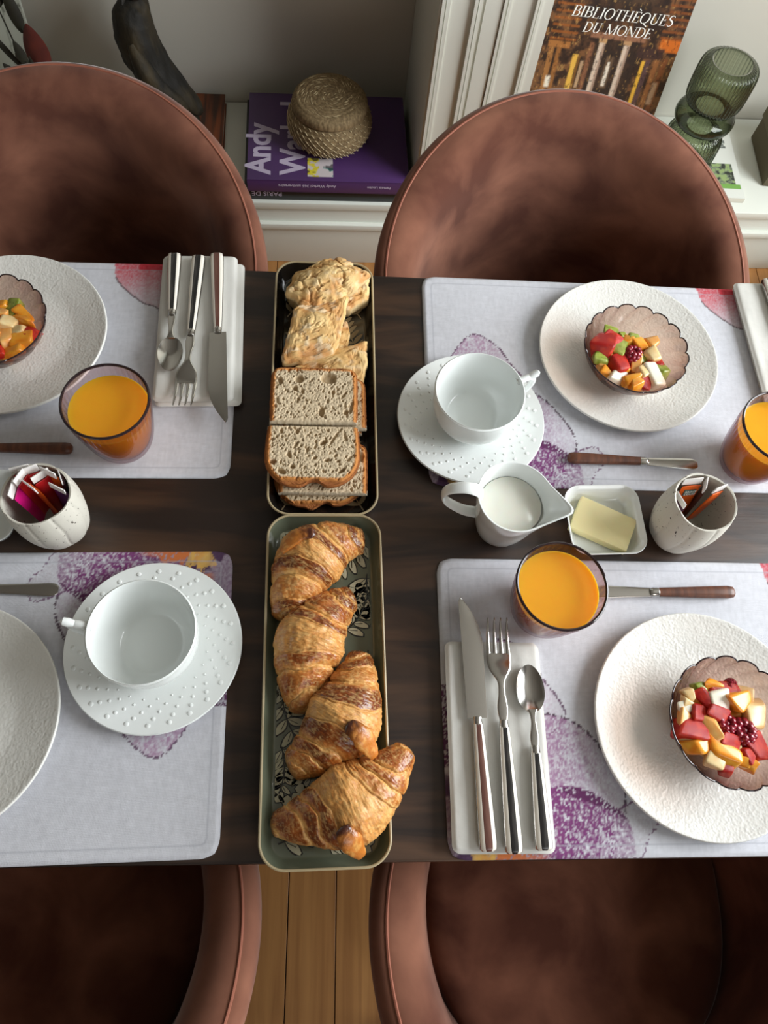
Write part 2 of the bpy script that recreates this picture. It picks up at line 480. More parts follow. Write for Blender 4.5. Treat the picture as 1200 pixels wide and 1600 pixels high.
def mat_paint(U, V):
    c = np.zeros(U.shape + (3,)) + lin((214, 215, 222))
    wv = fbm(U * 420, V * 130, 3, 3); wv2 = fbm(U * 130, V * 420, 13, 3); c = c * (0.84 + 0.16 * wv + 0.13 * wv2)[..., None]
    fine = vn(U * 900, V * 500, 9); fine2 = fbm(U * 640, V * 460, 5, 2)
    lines = vn(U * 300, V * 40, 2)

    def petal(P, col, dens, out=None, fade=None):
        nonlocal c
        P = cr(P + [P[0]], 6)[:-1]; ins, d = poly_mask(U, V, P)
        k = dens if fade is None else dens * fade
        c = mix3(c, col, ins * np.clip(k * (0.55 + 1.5 * (fine2 - 0.42) * 1.6), 0, 1))
        if out:
            c = mix3(c, out, (d < 0.0012) * (fine2 > 0.42) * 0.9)
    # pale background petals with thin drawn outlines
    petal([(0.02, 0.16), (0.06, 0.215), (0.093, 0.2), (0.108, 0.175), (0.125, 0.15), (0.125, 0.13), (0.08, 0.10), (0.03, 0.11)], (176, 140, 170), 0.75, (96, 60, 92), sm(0.15, 0.06, U))
    petal([(0.06, 0.05), (0.07, 0.13), (0.115, 0.137), (0.146, 0.123), (0.165, 0.10), (0.178, 0.078), (0.182, 0.055), (0.17, 0.03), (0.12, 0.03)], (164, 126, 160), 1.0, (72, 44, 66), sm(0.22, 0.08, U))
    petal([(0.16, 0.0), (0.17, 0.04), (0.205, 0.055), (0.214, 0.035), (0.2, 0.018), (0.19, 0.0)], (190, 184, 192), 0.5, (120, 84, 116))
    # strong purple petal along the bottom
    petal([(0.03, 0.0), (0.06, 0.04), (0.11, 0.066), (0.14, 0.064), (0.165, 0.05), (0.182, 0.035), (0.185, 0.01), (0.17, 0.0)], (124, 58, 116), 1.15, None, 0.35 + 0.65 * sm(0.19, 0.11, U) + 0.3 * sm(0.0, 0.05, V))
    ins, d = poly_mask(U, V, cr([(0.11, 0.066), (0.14, 0.064), (0.165, 0.05), (0.182, 0.035), (0.16, 0.045), (0.13, 0.056)], 6))
    c = mix3(c, (92, 34, 84), ins * (fine2 > 0.35) * 0.85)
    # flower heart at the corner: purple, orange and straw yellow
    r = np.hypot(U * 0.9, V * 1.0)
    body = sm(0.105, 0.06, r + 0.03 * (fbm(U * 60, V * 60, 21) - 0.5))
    c = mix3(c, (112, 72, 108), body * (0.7 + 0.5 * (fine2 - 0.5)))
    n1 = fbm(U * 55, V * 55, 31, 3)
    c = mix3(c, (214, 120, 50), body * sm(0.52, 0.60, n1) * sm(0.015, 0.03, U) * (fine2 > 0.3) * 0.9)
    c = mix3(c, (70, 36, 76), body * sm(0.5, 0.40, n1) * 0.9)
    yb, _ = poly_mask(U + 0.02 * (n1 - 0.5), V + 0.02 * (fine2 - 0.5), [(0.018, -0.01), (0.048, -0.01), (0.05, 0.016), (0.03, 0.022), (0.018, 0.014)])
    c = mix3(c, (222, 178, 92), yb * (0.55 + 0.6 * lines))
    # dark speckled strip on the left hem
    st = ((U < 0.014) & (V > 0.085) & (V < 0.168)); c = mix3(c, (92, 50, 86), st * (0.35 + 0.9 * (fine2 > 0.45)))
    # red petal at the top
    ins, d = poly_mask(U, V, cr([(0.378, 0.32), (0.382, 0.285), (0.40, 0.262), (0.42, 0.245), (0.44, 0.236), (0.46, 0.205), (0.50, 0.20), (0.545, 0.24), (0.545, 0.32)], 6))
    q = sm(0.24, 0.31, V - (U - 0.40) * 0.15)
    c = mix3(c, (196, 160, 170), ins * (0.4 + 0.7 * (fine2 - 0.3)))
    c = mix3(c, (206, 64, 80), ins * q * (0.35 + 0.9 * fine2))
    c = mix3(c, (202, 30, 50), ins * (V > 0.297) * (U > 0.41) * 0.8)
    c = mix3(c, (84, 60, 66), (d < 0.0011) * (V < 0.285) * 0.85)
    # hem line
    e = np.minimum(np.minimum(U, MW - U), np.minimum(V, MH - V))
    c = mix3(c, (170, 172, 182), (np.abs(e - 0.012) < 0.0008) * 0.5)
    return c


def placemat(x0, y0, rot, label, flip=False):
    st = 0.0015; nu = int(MW / st); nv = int(MH / st)
    u = np.linspace(0, MW, nu); v_ = np.linspace(0, MH, nv); U, V = np.meshgrid(u, v_)
    # soft rounded corners
    rc = 0.02; X = U.copy(); Y = V.copy()
    for cx, cy, sx, sy in ((rc, rc, -1, -1), (MW - rc, rc, 1, -1), (rc, MH - rc, -1, 1), (MW - rc, MH - rc, 1, 1)):
        du = (U - cx) * sx; dv = (V - cy) * sy; k = (du > 0) & (dv > 0)
        a, b = du[k] / rc, dv[k] / rc; m = np.maximum(np.maximum(a, b), 1e-9); h = np.hypot(a, b)
        s = 1 - 0.75 * (1 - m / h)
        X[k] = cx + sx * du[k] * s; Y[k] = cy + sy * dv[k] * s
    Z = 0.0028 + 0.0008 * fbm(U * 14, V * 14, 4 + int(abs(x0) * 100))
    e = np.minimum(np.minimum(U, MW - U), np.minimum(V, MH - V)); Z = Z * (0.35 + 0.65 * sm(0, 0.004, e)) + 0.0005
    C = mat_paint(U, V).reshape(-1, 3)
    P = np.stack([X, Y, Z], -1).reshape(-1, 3)
    idx = np.arange(nu * nv).reshape(nv, nu); rim = np.concatenate([idx[0], idx[1:, -1], idx[-1, -2::-1], idx[-2:0:-1, 0]])
    Vv = np.concatenate([P, P[rim] * np.array([1, 1, 0])]); k = len(rim); b0 = len(P)
    side = np.array([(rim[i], b0 + i, b0 + (i + 1) % k, rim[(i + 1) % k]) for i in range(k)])
    F = np.concatenate([gridf(nu, nv), side])
    me = mesh('placemat', Vv, F, m_mat, cols=np.concatenate([C, C[rim]]), ang=None)
    return link('placemat', me, None, (x0, y0, 0.75), rot, label, 'placemat', 'floral woven placemats')


placemat(0.1165, 0.379, 0.0, 'white floral placemat at the far right under the plate with red corner petal')
placemat(-0.655, 0.371, math.radians(1.2), 'white floral placemat at the far left under the striped cutlery set with black fork')
placemat(0.121, -0.021, 0.0, 'white floral placemat at the near right with large purple petal beside the napkin')
placemat(-0.105, 0.2925, PI + math.radians(1.4), 'white floral placemat at the near left with orange and purple flower corner')

MT = 0.7536  # top of a placemat


# ------------------------------------------------------------------ plates, saucers, cups
def plate_mesh():
    prof = [(0.0001, 0.001), (0.05, 0.001), (0.06, 0.0), (0.064, 0.001), (0.09, 0.006), (0.1135, 0.0125), (0.1155, 0.0145), (0.1152, 0.0158), (0.1135, 0.0158), (0.105, 0.0132),
            (0.09, 0.0095), (0.078, 0.0068), (0.066, 0.0052), (0.03, 0.005), (0.0001, 0.005)]
    return mesh('dinner_plate', *lathe(interp_prof(prof, 3), 128), m_plate, ang=50)


PM = plate_mesh()
for x, y, lb in ((0.3772, 0.5655, 'white embossed plate under the fruit bowl at the far right'), (-0.390, 0.5643, 'white embossed plate under the fruit bowl at the far left'),
                 (0.3917, 0.1068, 'white embossed plate under the fruit bowl at the near right'), (-0.3747, 0.1101, 'empty white embossed plate cut by the left edge at the near side')):
    link('breakfast_plate', PM, None, (x, y, MT), rnd.uniform(0, 6), lb, 'plate', 'embossed breakfast plates')


def saucer_cup():
    s = mesh('saucer', *lathe(interp_prof([(0.0001, 0.0008), (0.03, 0.0008), (0.04, 0), (0.044, 0.001), (0.07, 0.0055), (0.088, 0.0102), (0.0892, 0.0115), (0.0886, 0.0124), (0.087, 0.0124),
                                            (0.07, 0.0088), (0.05, 0.0055), (0.036, 0.0042), (0.03, 0.0036), (0.0001, 0.0036)], 3), 96), m_porc, ang=50)
    dots = []
    for k in range(24):
        a0 = k * 2 * PI / 24
        for j in range(5):
            r = 0.0805 - j * 0.0066; a = a0 + 0.05 * j + 0.012 * j * j; rr = 0.0027 - 0.00042 * j
            zc = np.interp(r, [0.05, 0.07, 0.087], [0.0055, 0.0088, 0.0124])
            dots.append((lambda q: (q[0] + np.array([r * math.cos(a), r * math.sin(a), zc]), q[1]))(
                lathe([(rr, -0.0003), (rr * 0.85, 0.0004), (rr * 0.5, 0.0007), (rr * 0.05, 0.00085)], 10, caps=(False, True))))
    d = mesh('raised_dots', *join(dots), m_porc)
    prof = [(0.0001, 0.0035), (0.022, 0.0035), (0.024, 0.0), (0.027, 0.0), (0.028, 0.004), (0.038, 0.0105), (0.0465, 0.023), (0.0505, 0.040), (0.0522, 0.0625), (0.0525, 0.0645), (0.0515, 0.0652),
            (0.0503, 0.0642), (0.048, 0.040), (0.0435, 0.0235), (0.035, 0.0125), (0.025, 0.0078), (0.0001, 0.0072)]
    c = mesh('cup_body', *lathe(interp_prof(prof, 4), 96), m_porc, ang=50)
    hp = cr([(0.049, 0, 0.058), (0.058, 0, 0.0605), (0.066, 0, 0.060), (0.0715, 0, 0.053), (0.0715, 0, 0.043), (0.065, 0, 0.032), (0.052, 0, 0.026), (0.046, 0, 0.027)], 6)
    h = mesh('handle', *tube(hp, np.linspace(0.0042, 0.0034, len(hp)), 12), m_porc)
    kn = mesh('thumb_rest', *tube([(0.063, 0, 0.0605), (0.07, 0, 0.0635), (0.0745, 0, 0.065), (0.077, 0, 0.0645)], [0.003, 0.0046, 0.0042, 0.0015], 12), m_porc)
    return s, d, c, h, kn


SC = saucer_cup()
for x, y, rot, hr, where in ((-0.177, 0.1835, 0.3, PI - 0.12, 'near left, handle pointing left'), (0.1685, 0.4650, 1.2, 0.38, 'far right, handle pointing right')):
    s = link('saucer', SC[0], None, (x, y, MT), rot, 'white porcelain saucer with raised dots at the ' + where.split(',')[0] + ', under a cup', 'saucer', 'dotted saucers')
    link('raised_dots', SC[1], s, kind='stuff')
    t = thing('breakfast_cup', 'empty white porcelain breakfast cup at the ' + where, 'cup', (x, y, MT + 0.0038), hr, 'white breakfast cups')
    b = link('cup_body', SC[2], t); h = link('handle', SC[3], t); link('thumb_rest', SC[4], h)


# ------------------------------------------------------------------ juice glasses
def glass_meshes():
    H = 0.0905
    outer = interp_prof([(0.0001, 0.0006), (0.022, 0.0006), (0.0275, 0.002), (0.0325, 0.009), (0.0375, 0.026), (0.0418, 0.05), (0.0445, 0.072), (0.0458, H)], 5)
    inner = interp_prof([(0.0446, H), (0.0432, 0.072), (0.0403, 0.05), (0.0358, 0.027), (0.031, 0.013), (0.026, 0.008), (0.02, 0.007), (0.0001, 0.007)], 5)
    prof = outer + inner

    def mod(k, th, r, z):
        zz = z[0]
        if 0.066 < zz < 0.086:
            w = math.sin(PI * (zz - 0.066) / 0.02) ** 0.6
            r = r + 0.00055 * w * np.cos(44 * th) * (1 if k < len(outer) else -1)
        return r, z
    g = mesh('tumbler_wall', *lathe(prof, 264, mod), m_smoke, ang=None)
    a = np.linspace(0, 2 * PI, 97)
    rim = mesh('rim', *tube(np.stack([0.0452 * np.cos(a), 0.0452 * np.sin(a), np.full(97, H)], 1), 0.0016, 8, caps=False), m_rim_dark)
    jz = 0.0745
    jp = [(0.0001, 0.0076), (0.02, 0.0076), (0.0255, 0.0087), (0.0304, 0.0136), (0.0351, 0.0275), (0.0396, 0.0505), (0.0424, 0.0705), (0.0428, jz - 0.0006), (0.0420, jz - 0.0008), (0.040, jz - 0.001), (0.0001, jz - 0.001)]
    j = mesh('orange_juice', *lathe(jp, 96), m_juice, ang=60)
    return g, rim, j


GM = glass_meshes()
for x, y, lb in ((-0.2374, 0.4243, 'far left, beside the napkin with cutlery'), (0.2318, 0.2277, 'near right, covering a spreader blade'), (0.504, 0.4165, 'far right, cut by the right edge')):
    t = thing('juice_tumbler', 'smoked glass tumbler of orange juice at the ' + lb, 'glass', (x, y, MT), rnd.uniform(0, 1), 'orange juice tumblers')
    link('tumbler_wall', GM[0], t); link('rim', GM[1], t)
    link('orange_juice', GM[2], None, (x, y, MT), 0, 'orange juice in the tumbler at the ' + lb.split(',')[0], 'juice', 'orange juice')

# ------------------------------------------------------------------ fruit bowls
NL = 17


def bowl_mesh():
    prof = [(0.024, 0.0), (0.03, 0.0008), (0.0385, 0.006), (0.0475, 0.0145), (0.0555, 0.026), (0.0612, 0.037), (0.0645, 0.0455)]
    P = interp_prof(prof, 5); n = NL * 14; inner = [(r - 0.0017 + (0.0004 if i > 28 else 0), z + 0.0014) for i, (r, z) in enumerate(P)][::-1]
    full = [(0.0001, 0.0004)] + [tuple(q) for q in P] + inner + [(0.0001, 0.0022)]

    def mod(k, th, r, z):
        h = min(1, max(0, z[0] / 0.046)); tw = 0.55 * h
        ph = ((th + tw) * NL / (2 * PI)) % 1.0
        lob = np.sqrt(np.clip(1 - (2 * ph - 1) ** 2, 0, 1))
        r = r * (1 + 0.055 * h * (lob - 0.7)); z = z + 0.0042 * h ** 4 * (lob - 0.8)
        return r, z
    body = lathe(full, n, mod)
    th = np.linspace(0, 2 * PI, n, endpoint=False); z0 = np.full(n, 0.0462); r0 = np.full(n, 0.0638)
    r1, z1 = mod(0, th, r0, z0); p = np.stack([r1 * np.cos(th), r1 * np.sin(th), z1], 1); p = np.concatenate([p, p[:1]])
    return mesh('bowl_shell', *body, m_smokeb, ang=None), mesh('scalloped_rim', *tube(p, 0.00085, 6, caps=False), m_rim_dark)


BM = bowl_mesh()
m_fr = {'strawberry': M('strawberry_flesh', (176, 14, 10), 0.25, col2=(220, 60, 30), nscale=(2.2, 2.2, 2.2), lo=0.42, hi=0.7, sss=0.03, coat=0.08, bump=[('voro', (330, 330, 330), 0.3, 0.001)]),
        'raspberry': M('raspberry_skin', (140, 14, 40), 0.28, sss=0.08, coat=0.3),
        'mango': M('mango_flesh', (236, 138, 22), 0.28, col2=(246, 184, 64), nscale=(1.6, 1.6, 1.6), sss=0.1, coat=0.3),
        'melon': M('melon_flesh', (240, 190, 112), 0.3, col2=(236, 156, 74), nscale=(1.6, 1.6, 1.6), sss=0.1, coat=0.3),
        'apple': M('apple_flesh', (238, 216, 164), 0.3, col2=(230, 190, 126), nscale=(1.6, 1.6, 1.6), sss=0.1, coat=0.3),
        'banana': M('banana_flesh', (250, 242, 222), 0.35, sss=0.2, coat=0.2),
        'kiwi': M('kiwi_flesh', (122, 140, 34), 0.28, col2=(176, 188, 92), nscale=(2, 2, 2), sss=0.1, coat=0.3)}
m_seed = M('kiwi_seed', (24, 20, 14), 0.4)
FNAME = {'strawberry': 'red strawberry chunk', 'raspberry': 'dark red raspberry', 'mango': 'orange mango chunk', 'melon': 'pale orange melon chunk', 'apple': 'cream apple chunk',
         'banana': 'white banana chunk', 'kiwi': 'green kiwi chunk'}


def chunk_mesh(kind, seed):
    r = random.Random(seed)
    if kind == 'raspberry':
        parts = []
        for row in range(6):
            zz = -0.42 + row * 0.17; rad = 0.42 * math.sqrt(max(0.05, 1 - (zz / 0.58) ** 2)); nn = max(1, int(2 * PI * rad / 0.21))
            for k in range(nn):
                a = 2 * PI * k / nn + row * 0.5
                parts.append((lambda q: (q[0] + np.array([rad * math.cos(a), rad * math.sin(a), zz]), q[1]))(
                    lathe([(0.0, -0.165), (0.115, -0.115), (0.165, 0), (0.115, 0.115), (0.0, 0.165)], 8)))
        core = lathe([(0.0, -0.47), (0.33, -0.38), (0.45, 0), (0.33, 0.35), (0.0, 0.47)], 12)
        return mesh('raspberry', *join(parts + [core]), m_fr[kind], ang=None)
    bm = bmesh.new(); bmesh.ops.create_cube(bm, size=1.0)
    for v in bm.verts:
        v.co += Vector((r.uniform(-.24, .24), r.uniform(-.24, .24), r.uniform(-.2, .2)))
    if kind in ('mango', 'melon') and r.random() < 0.5:
        for v in bm.verts:
            if v.co.x > 0: v.co.y *= 0.45
    bmesh.ops.bevel(bm, geom=bm.edges[:], offset=0.17, segments=3, profile=0.5, affect='EDGES')
    bmesh.ops.subdivide_edges(bm, edges=bm.edges[:], cuts=1, smooth=0.2)
    me = bpy.data.meshes.new(kind + '_chunk'); bm.to_mesh(me); bm.free(); me.materials.append(m_fr[kind]); me.shade_smooth()
    return me


def seeds_mesh():
    p = []
    for k in range(7):
        a = k * 0.9; p.append((lambda q: (q[0] + np.array([0.3 * math.cos(a), 0.3 * math.sin(a), 0.5]), q[1]))(lathe([(0.0, -0.03), (0.03, 0), (0.0, 0.03)], 5)))
    return mesh('seeds', *join(p), m_seed)


SEEDS = seeds_mesh()
FRUIT = {
    'near right': [(0.4035, 0.102), [
        ('kiwi', -0.0214, 0.0392, 0.0109, 0.0129),
        ('mango', -0.0052, 0.0462, 0.0198, 0.0109),
        ('strawberry', 0.0053, 0.0393, 0.0238, 0.0119),
        ('raspberry', 0.0141, 0.0393, 0.0109, 0.0119),
        ('apple', 0.0279, 0.0340, 0.0158, 0.0109),
        ('banana', -0.0039, 0.0237, 0.0168, 0.0178),
        ('mango', 0.0163, 0.0227, 0.0238, 0.0188),
        ('apple', 0.0335, 0.0122, 0.0188, 0.0238),
        ('strawberry', -0.0180, 0.0246, 0.0119, 0.0148),
        ('strawberry', -0.0083, 0.0112, 0.0188, 0.0139),
        ('apple', -0.0337, 0.0304, 0.0089, 0.0109),
        ('apple', -0.0352, 0.0188, 0.0099, 0.0119),
        ('banana', -0.0469, 0.0183, 0.0129, 0.0099),
        ('melon', -0.0480, 0.0064, 0.0119, 0.0148),
        ('strawberry', -0.0369, -0.0021, 0.0218, 0.0208),
        ('strawberry', -0.0257, 0.0102, 0.0148, 0.0168),
        ('melon', -0.0164, -0.0049, 0.0139, 0.0218),
        ('raspberry', 0.0004, -0.0012, 0.0188, 0.0198),
        ('raspberry', 0.0172, -0.0078, 0.0218, 0.0238),
        ('strawberry', -0.0016, -0.0161, 0.0178, 0.0129),
        ('strawberry', 0.0277, -0.0245, 0.0158, 0.0218),
        ('strawberry', 0.0165, -0.0300, 0.0148, 0.0158),
        ('mango', -0.0327, -0.0225, 0.0238, 0.0178),
        ('mango', -0.0081, -0.0290, 0.0327, 0.0168, -0.45),
        ('apple', -0.0193, -0.0408, 0.0178, 0.0148),
        ('strawberry', -0.0056, -0.0462, 0.0109, 0.0158),
        ('mango', 0.0111, -0.0463, 0.0218, 0.0129, -0.4),
        ('mango', 0.0156, -0.0391, 0.0198, 0.0109, -0.6),
        ('apple', -0.0446, -0.0114, 0.0119, 0.0099),
        ('apple', 0.0085, -0.0254, 0.0079, 0.0079),
    ]],
    'far right': [(0.37, 0.5455), [
        ('kiwi', -0.0203, 0.0359, 0.0152, 0.0114),
        ('strawberry', -0.0376, 0.0131, 0.0237, 0.0265),
        ('strawberry', -0.0214, 0.0211, 0.0203, 0.0151),
        ('kiwi', -0.0136, 0.0131, 0.0135, 0.0227),
        ('mango', -0.0008, 0.0220, 0.0118, 0.0133),
        ('kiwi', 0.0061, 0.0265, 0.0152, 0.0095),
        ('kiwi', -0.0059, 0.0302, 0.0101, 0.0076),
        ('mango', 0.0137, 0.0174, 0.0169, 0.0170),
        ('melon', 0.0297, 0.0223, 0.0135, 0.0189),
        ('raspberry', 0.0016, 0.0013, 0.0211, 0.0208),
        ('apple', 0.0239, 0.0022, 0.0169, 0.0189),
        ('kiwi', -0.0398, -0.0046, 0.0186, 0.0133),
        ('melon', -0.0279, -0.0010, 0.0085, 0.0095),
        ('kiwi', 0.0158, -0.0043, 0.0085, 0.0114),
        ('strawberry', 0.0213, -0.0144, 0.0101, 0.0114),
        ('strawberry', 0.0346, -0.0087, 0.0101, 0.0114),
        ('strawberry', -0.0174, -0.0139, 0.0186, 0.0208),
        ('melon', 0.0060, -0.0109, 0.0101, 0.0208),
        ('apple', 0.0091, -0.0250, 0.0169, 0.0151),
        ('banana', 0.0241, -0.0305, 0.0186, 0.0246),
        ('kiwi', 0.0410, -0.0238, 0.0169, 0.0170),
        ('strawberry', 0.0120, -0.0410, 0.0118, 0.0170),
        ('mango', -0.0061, -0.0337, 0.0220, 0.0170),
        ('banana', -0.0222, -0.0303, 0.0169, 0.0151),
        ('mango', -0.0346, -0.0247, 0.0135, 0.0114),
        ('melon', -0.0442, -0.0180, 0.0101, 0.0114),
        ('mango', -0.0002, -0.0404, 0.0135, 0.0151),
        ('mango', -0.0112, -0.0197, 0.0135, 0.0114),
    ]],
    'far left': [(-0.3965, 0.553), [
        ('mango', 0.0038, 0.0333, 0.0140, 0.0105),
        ('kiwi', 0.0164, 0.0310, 0.0152, 0.0170),
        ('mango', 0.0341, 0.0249, 0.0246, 0.0118, -0.65),
        ('mango', 0.0341, 0.0123, 0.0222, 0.0118, -0.65),
        ('apple', 0.0174, 0.0073, 0.0164, 0.0157),
        ('apple', 0.0293, -0.0045, 0.0199, 0.0118, 0.25),
        ('melon', 0.0061, 0.0207, 0.0117, 0.0144),
        ('melon', 0.0163, -0.0106, 0.0129, 0.0223),
        ('strawberry', 0.0445, -0.0038, 0.0129, 0.0170),
        ('mango', 0.0347, -0.0165, 0.0234, 0.0144, 0.3),
        ('mango', 0.0263, -0.0304, 0.0211, 0.0131, 0.3),
        ('strawberry', 0.0106, -0.0324, 0.0140, 0.0144),
        ('apple', -0.0013, 0.0078, 0.0140, 0.0170),
        ('mango', -0.0104, 0.0269, 0.0152, 0.0144),
        ('melon', -0.0015, -0.0141, 0.0152, 0.0157),
        ('kiwi', -0.0116, 0.0046, 0.0117, 0.0144),
        ('strawberry', -0.0038, 0.0329, 0.0117, 0.0105),
    ]],
}

for bi, (where, (ctr, items)) in enumerate(FRUIT.items()):
    bx, by = ctr; bz = MT + 0.0056
    t = thing('fruit_bowl', 'scalloped smoked glass bowl of fruit salad at the ' + where, 'bowl', (bx, by, bz), bi * 0.13, 'scalloped glass fruit bowls')
    b = link('bowl_shell', BM[0], t); link('scalloped_rim', BM[1], b)
    cnt = {}; used = {}
    sd = 100 * bi
    # hidden lower layer
    lower = []
    for k in range(13):
        a = k * 2.4; r = 0.006 + 0.0255 * math.sqrt(k / 13)
        lower.append((rnd.choice(['mango', 'apple', 'melon', 'strawberry', 'apple']), r * math.cos(a), r * math.sin(a) , .019, .019, None, True))
    for it in lower + items:
        kind, dx, dy, w, h = it[:5]; low = len(it) == 7
        sd += 1; r = random.Random(sd)
        d = math.hypot(dx, dy); th = min(w, h) * 0.85
        zt = (0.0105 + 0.0022 * (d / 0.03) ** 2) if low else 0.0285 - 0.004 * (d / 0.05) ** 2 + r.uniform(-.002, .0025)
        # keep inside the bowl's wall
        zb = zt; lim = np.interp(zb, [0.0, 0.006, 0.0145, 0.026, 0.037, 0.046], [0.026, 0.0385, 0.0475, 0.0555, 0.0612, 0.0645]) - 0.54 * max(w, h) - 0.006
        if d > lim > 0: dx *= lim / d; dy *= lim / d
        n = kind + ('' if kind == 'raspberry' else '_chunk'); cnt[kind] = cnt.get(kind, 0) + 1
        o = link(n, chunk_mesh(kind, sd), None, (bx + dx, by + dy, bz + zt), (r.uniform(-.3, .3), r.uniform(-.3, .3), it[5] if len(it) == 6 else r.uniform(-.5, .5)),
                 None, 'fruit', f'{kind} pieces in the {where} bowl')
        if low: o['label'] = f'{FNAME[kind]} buried under the top layer of fruit in the {where} bowl'
        else:
            oc = ['right', 'far right', 'far', 'far left', 'left', 'near left', 'near', 'near right'][int(round(math.atan2(dy, dx) / (PI / 4))) % 8]
            pl = 'at the centre' if d < 0.012 else (f'just {oc} of centre' if d < 0.028 else f'by the {oc} rim')
            nb = min((q for q in items if q is not it), key=lambda q: math.hypot(q[1] - it[1], q[2] - it[2]))[0]
            lb_ = f'{FNAME[kind]} {pl} of the {where} fruit bowl'
            if used.setdefault(lb_, 0): lb_ += f', touching {nb}'
            if used.setdefault(lb_, 0): lb_ = ('smaller ' if w * h < 0.0003 else 'larger ') + lb_
            used[lb_] = 1; o['label'] = lb_; used[f'{FNAME[kind]} {pl} of the {where} fruit bowl'] = 1
        o.scale = (w * 1.13, h * 1.13, th * 1.1)
        if kind == 'kiwi': link('seeds', SEEDS, o, kind='stuff')

# ------------------------------------------------------------------ stoneware pots with sugar sticks
def pot_mesh():
    outer = interp_prof([(0.0001, 0.0), (0.023, 0.0), (0.0275, 0.002), (0.0325, 0.014), (0.0365, 0.036), (0.0375, 0.055), (0.0362, 0.074), (0.0346, 0.0845), (0.0338, 0.0858)], 5)
    inner = interp_prof([(0.0322, 0.085), (0.0335, 0.074), (0.0345, 0.055), (0.0335, 0.036), (0.03, 0.014), (0.025, 0.006), (0.0001, 0.005)], 5)

    def mod(k, th, r, z):
        if k < len(outer) and z[0] > 0.003:
            wob = 0.03 * math.sin(z[0] * 90); ph = ((th + wob) * 9 / (2 * PI)) % 1.0
            g = np.exp(-((ph - 0.5) / 0.06) ** 2); r = r * (1 + 0.012 * np.cos(2 * PI * (ph - 0.5)) * -1 * 0.6) - 0.0009 * g
        r = r * (1 + 0.014 * np.cos(3 * th + 0.6) + 0.008 * np.cos(5 * th))
        return r, z
    return mesh('stoneware_pot', *lathe(outer + inner, 180, mod), m_pot, ang=60)


PO = pot_mesh()
link('sugar_pot', PO, None, (0.402, 0.3265, 0.75), 0.4, 'speckled grey stoneware pot right of the butter dish, holding orange sugar sticks', 'pot', 'stoneware sugar pots')
link('sugar_pot', PO, None, (-0.2935, 0.3195, 0.75), 2.2, 'speckled grey stoneware pot at the left edge, full of red and pink sugar sticks', 'pot', 'stoneware sugar pots')


def stick(cx, cy, zt, ang, w, col, label, lean=(0, 0), L=0.078, th=0.0042, tip=0.0105, base=None, grp='sugar sticks in the left pot', badge=False):
    """paper sugar stick: a flat filled sachet with a white crimped end; (cx, cy, zt) is the middle of its top edge"""
    t = thing('sugar_stick', label, 'sugar stick', (cx, cy, zt), 0, grp)
    mt = M('sachet_%d_%d_%d' % col, col, 0.4, coat=0.2); mw = M('sachet_white', (236, 232, 228), 0.5)
    z_ = Vector((lean[0], lean[1], 1)).normalized(); x_ = Vector((math.cos(ang), math.sin(ang), 0)); x_ = (x_ - z_ * x_.dot(z_)).normalized(); y_ = z_.cross(x_)
    t.rotation_euler = Matrix((x_, y_, z_)).transposed().to_euler()
    R = []
    for k, (s, q) in enumerate(((-L, 0.12), (-L * 0.92, 0.8), (-L * 0.7, 1.0), (-L * 0.4, 1.0), (-tip - 0.006, 0.85), (-tip, 0.35))):
        a = np.linspace(0, 2 * PI, 20, endpoint=False)
        R.append(np.stack([w / 2 * np.cos(a), th / 2 * q * np.sin(a), np.full(20, s)], 1))
    link('paper_tube', mesh('paper_tube', *loft(R), mt), t)
    v, f = box(-w / 2, w / 2, -0.0006, 0.0006, -tip, 0, 0.0003)
    v = np.array(v); v[:, 1] += 0.06 * (v[:, 0] ** 2) / w * 8
    link('crimped_end', mesh('crimped_end', v, f, mw), t)
    if badge:
        b = link('label_panel', mesh('label_panel', *box(-w * 0.32, w * 0.3, -th / 2 - 0.0007, -th / 2 + 0.0004, -tip - 0.0145, -tip - 0.0045, 0.0002), M('badge_grey_green', (74, 92, 82), 0.4)), t)
        for i, s in enumerate(('SAINT', 'LOUIS')):
            text(s, 0.0046, m_letter_w, b, Matrix(((1, 0, 0, -w * 0.28), (0, 0, -1, -th / 2 - 0.0008), (0, 1, 0, -tip - 0.0088 - 0.0047 * i), (0, 0, 0, 1))), 'brand_lettering')
    return t


def text(s, size, mat_, parent, mtx, name='lettering', bold=0.0, sx=1.0):
    cu = bpy.data.curves.new('tmp_text', 'FONT'); cu.body = s; cu.size = size; cu.offset = bold; cu.extrude = 0.00015; cu.resolution_u = 3
    ob = bpy.data.objects.new('tmp_text', cu); COL.objects.link(ob)
    dg = bpy.context.evaluated_depsgraph_get(); me = bpy.data.meshes.new_from_object(ob.evaluated_get(dg))
    bpy.data.objects.remove(ob); bpy.data.curves.remove(cu)
    me.name = name; me.materials.clear(); me.materials.append(mat_)
    if sx != 1.0:
        me.transform(Matrix.Diagonal((sx, 1, 1, 1)))
    o = link(name, me, parent); o.matrix_local = mtx
    return o


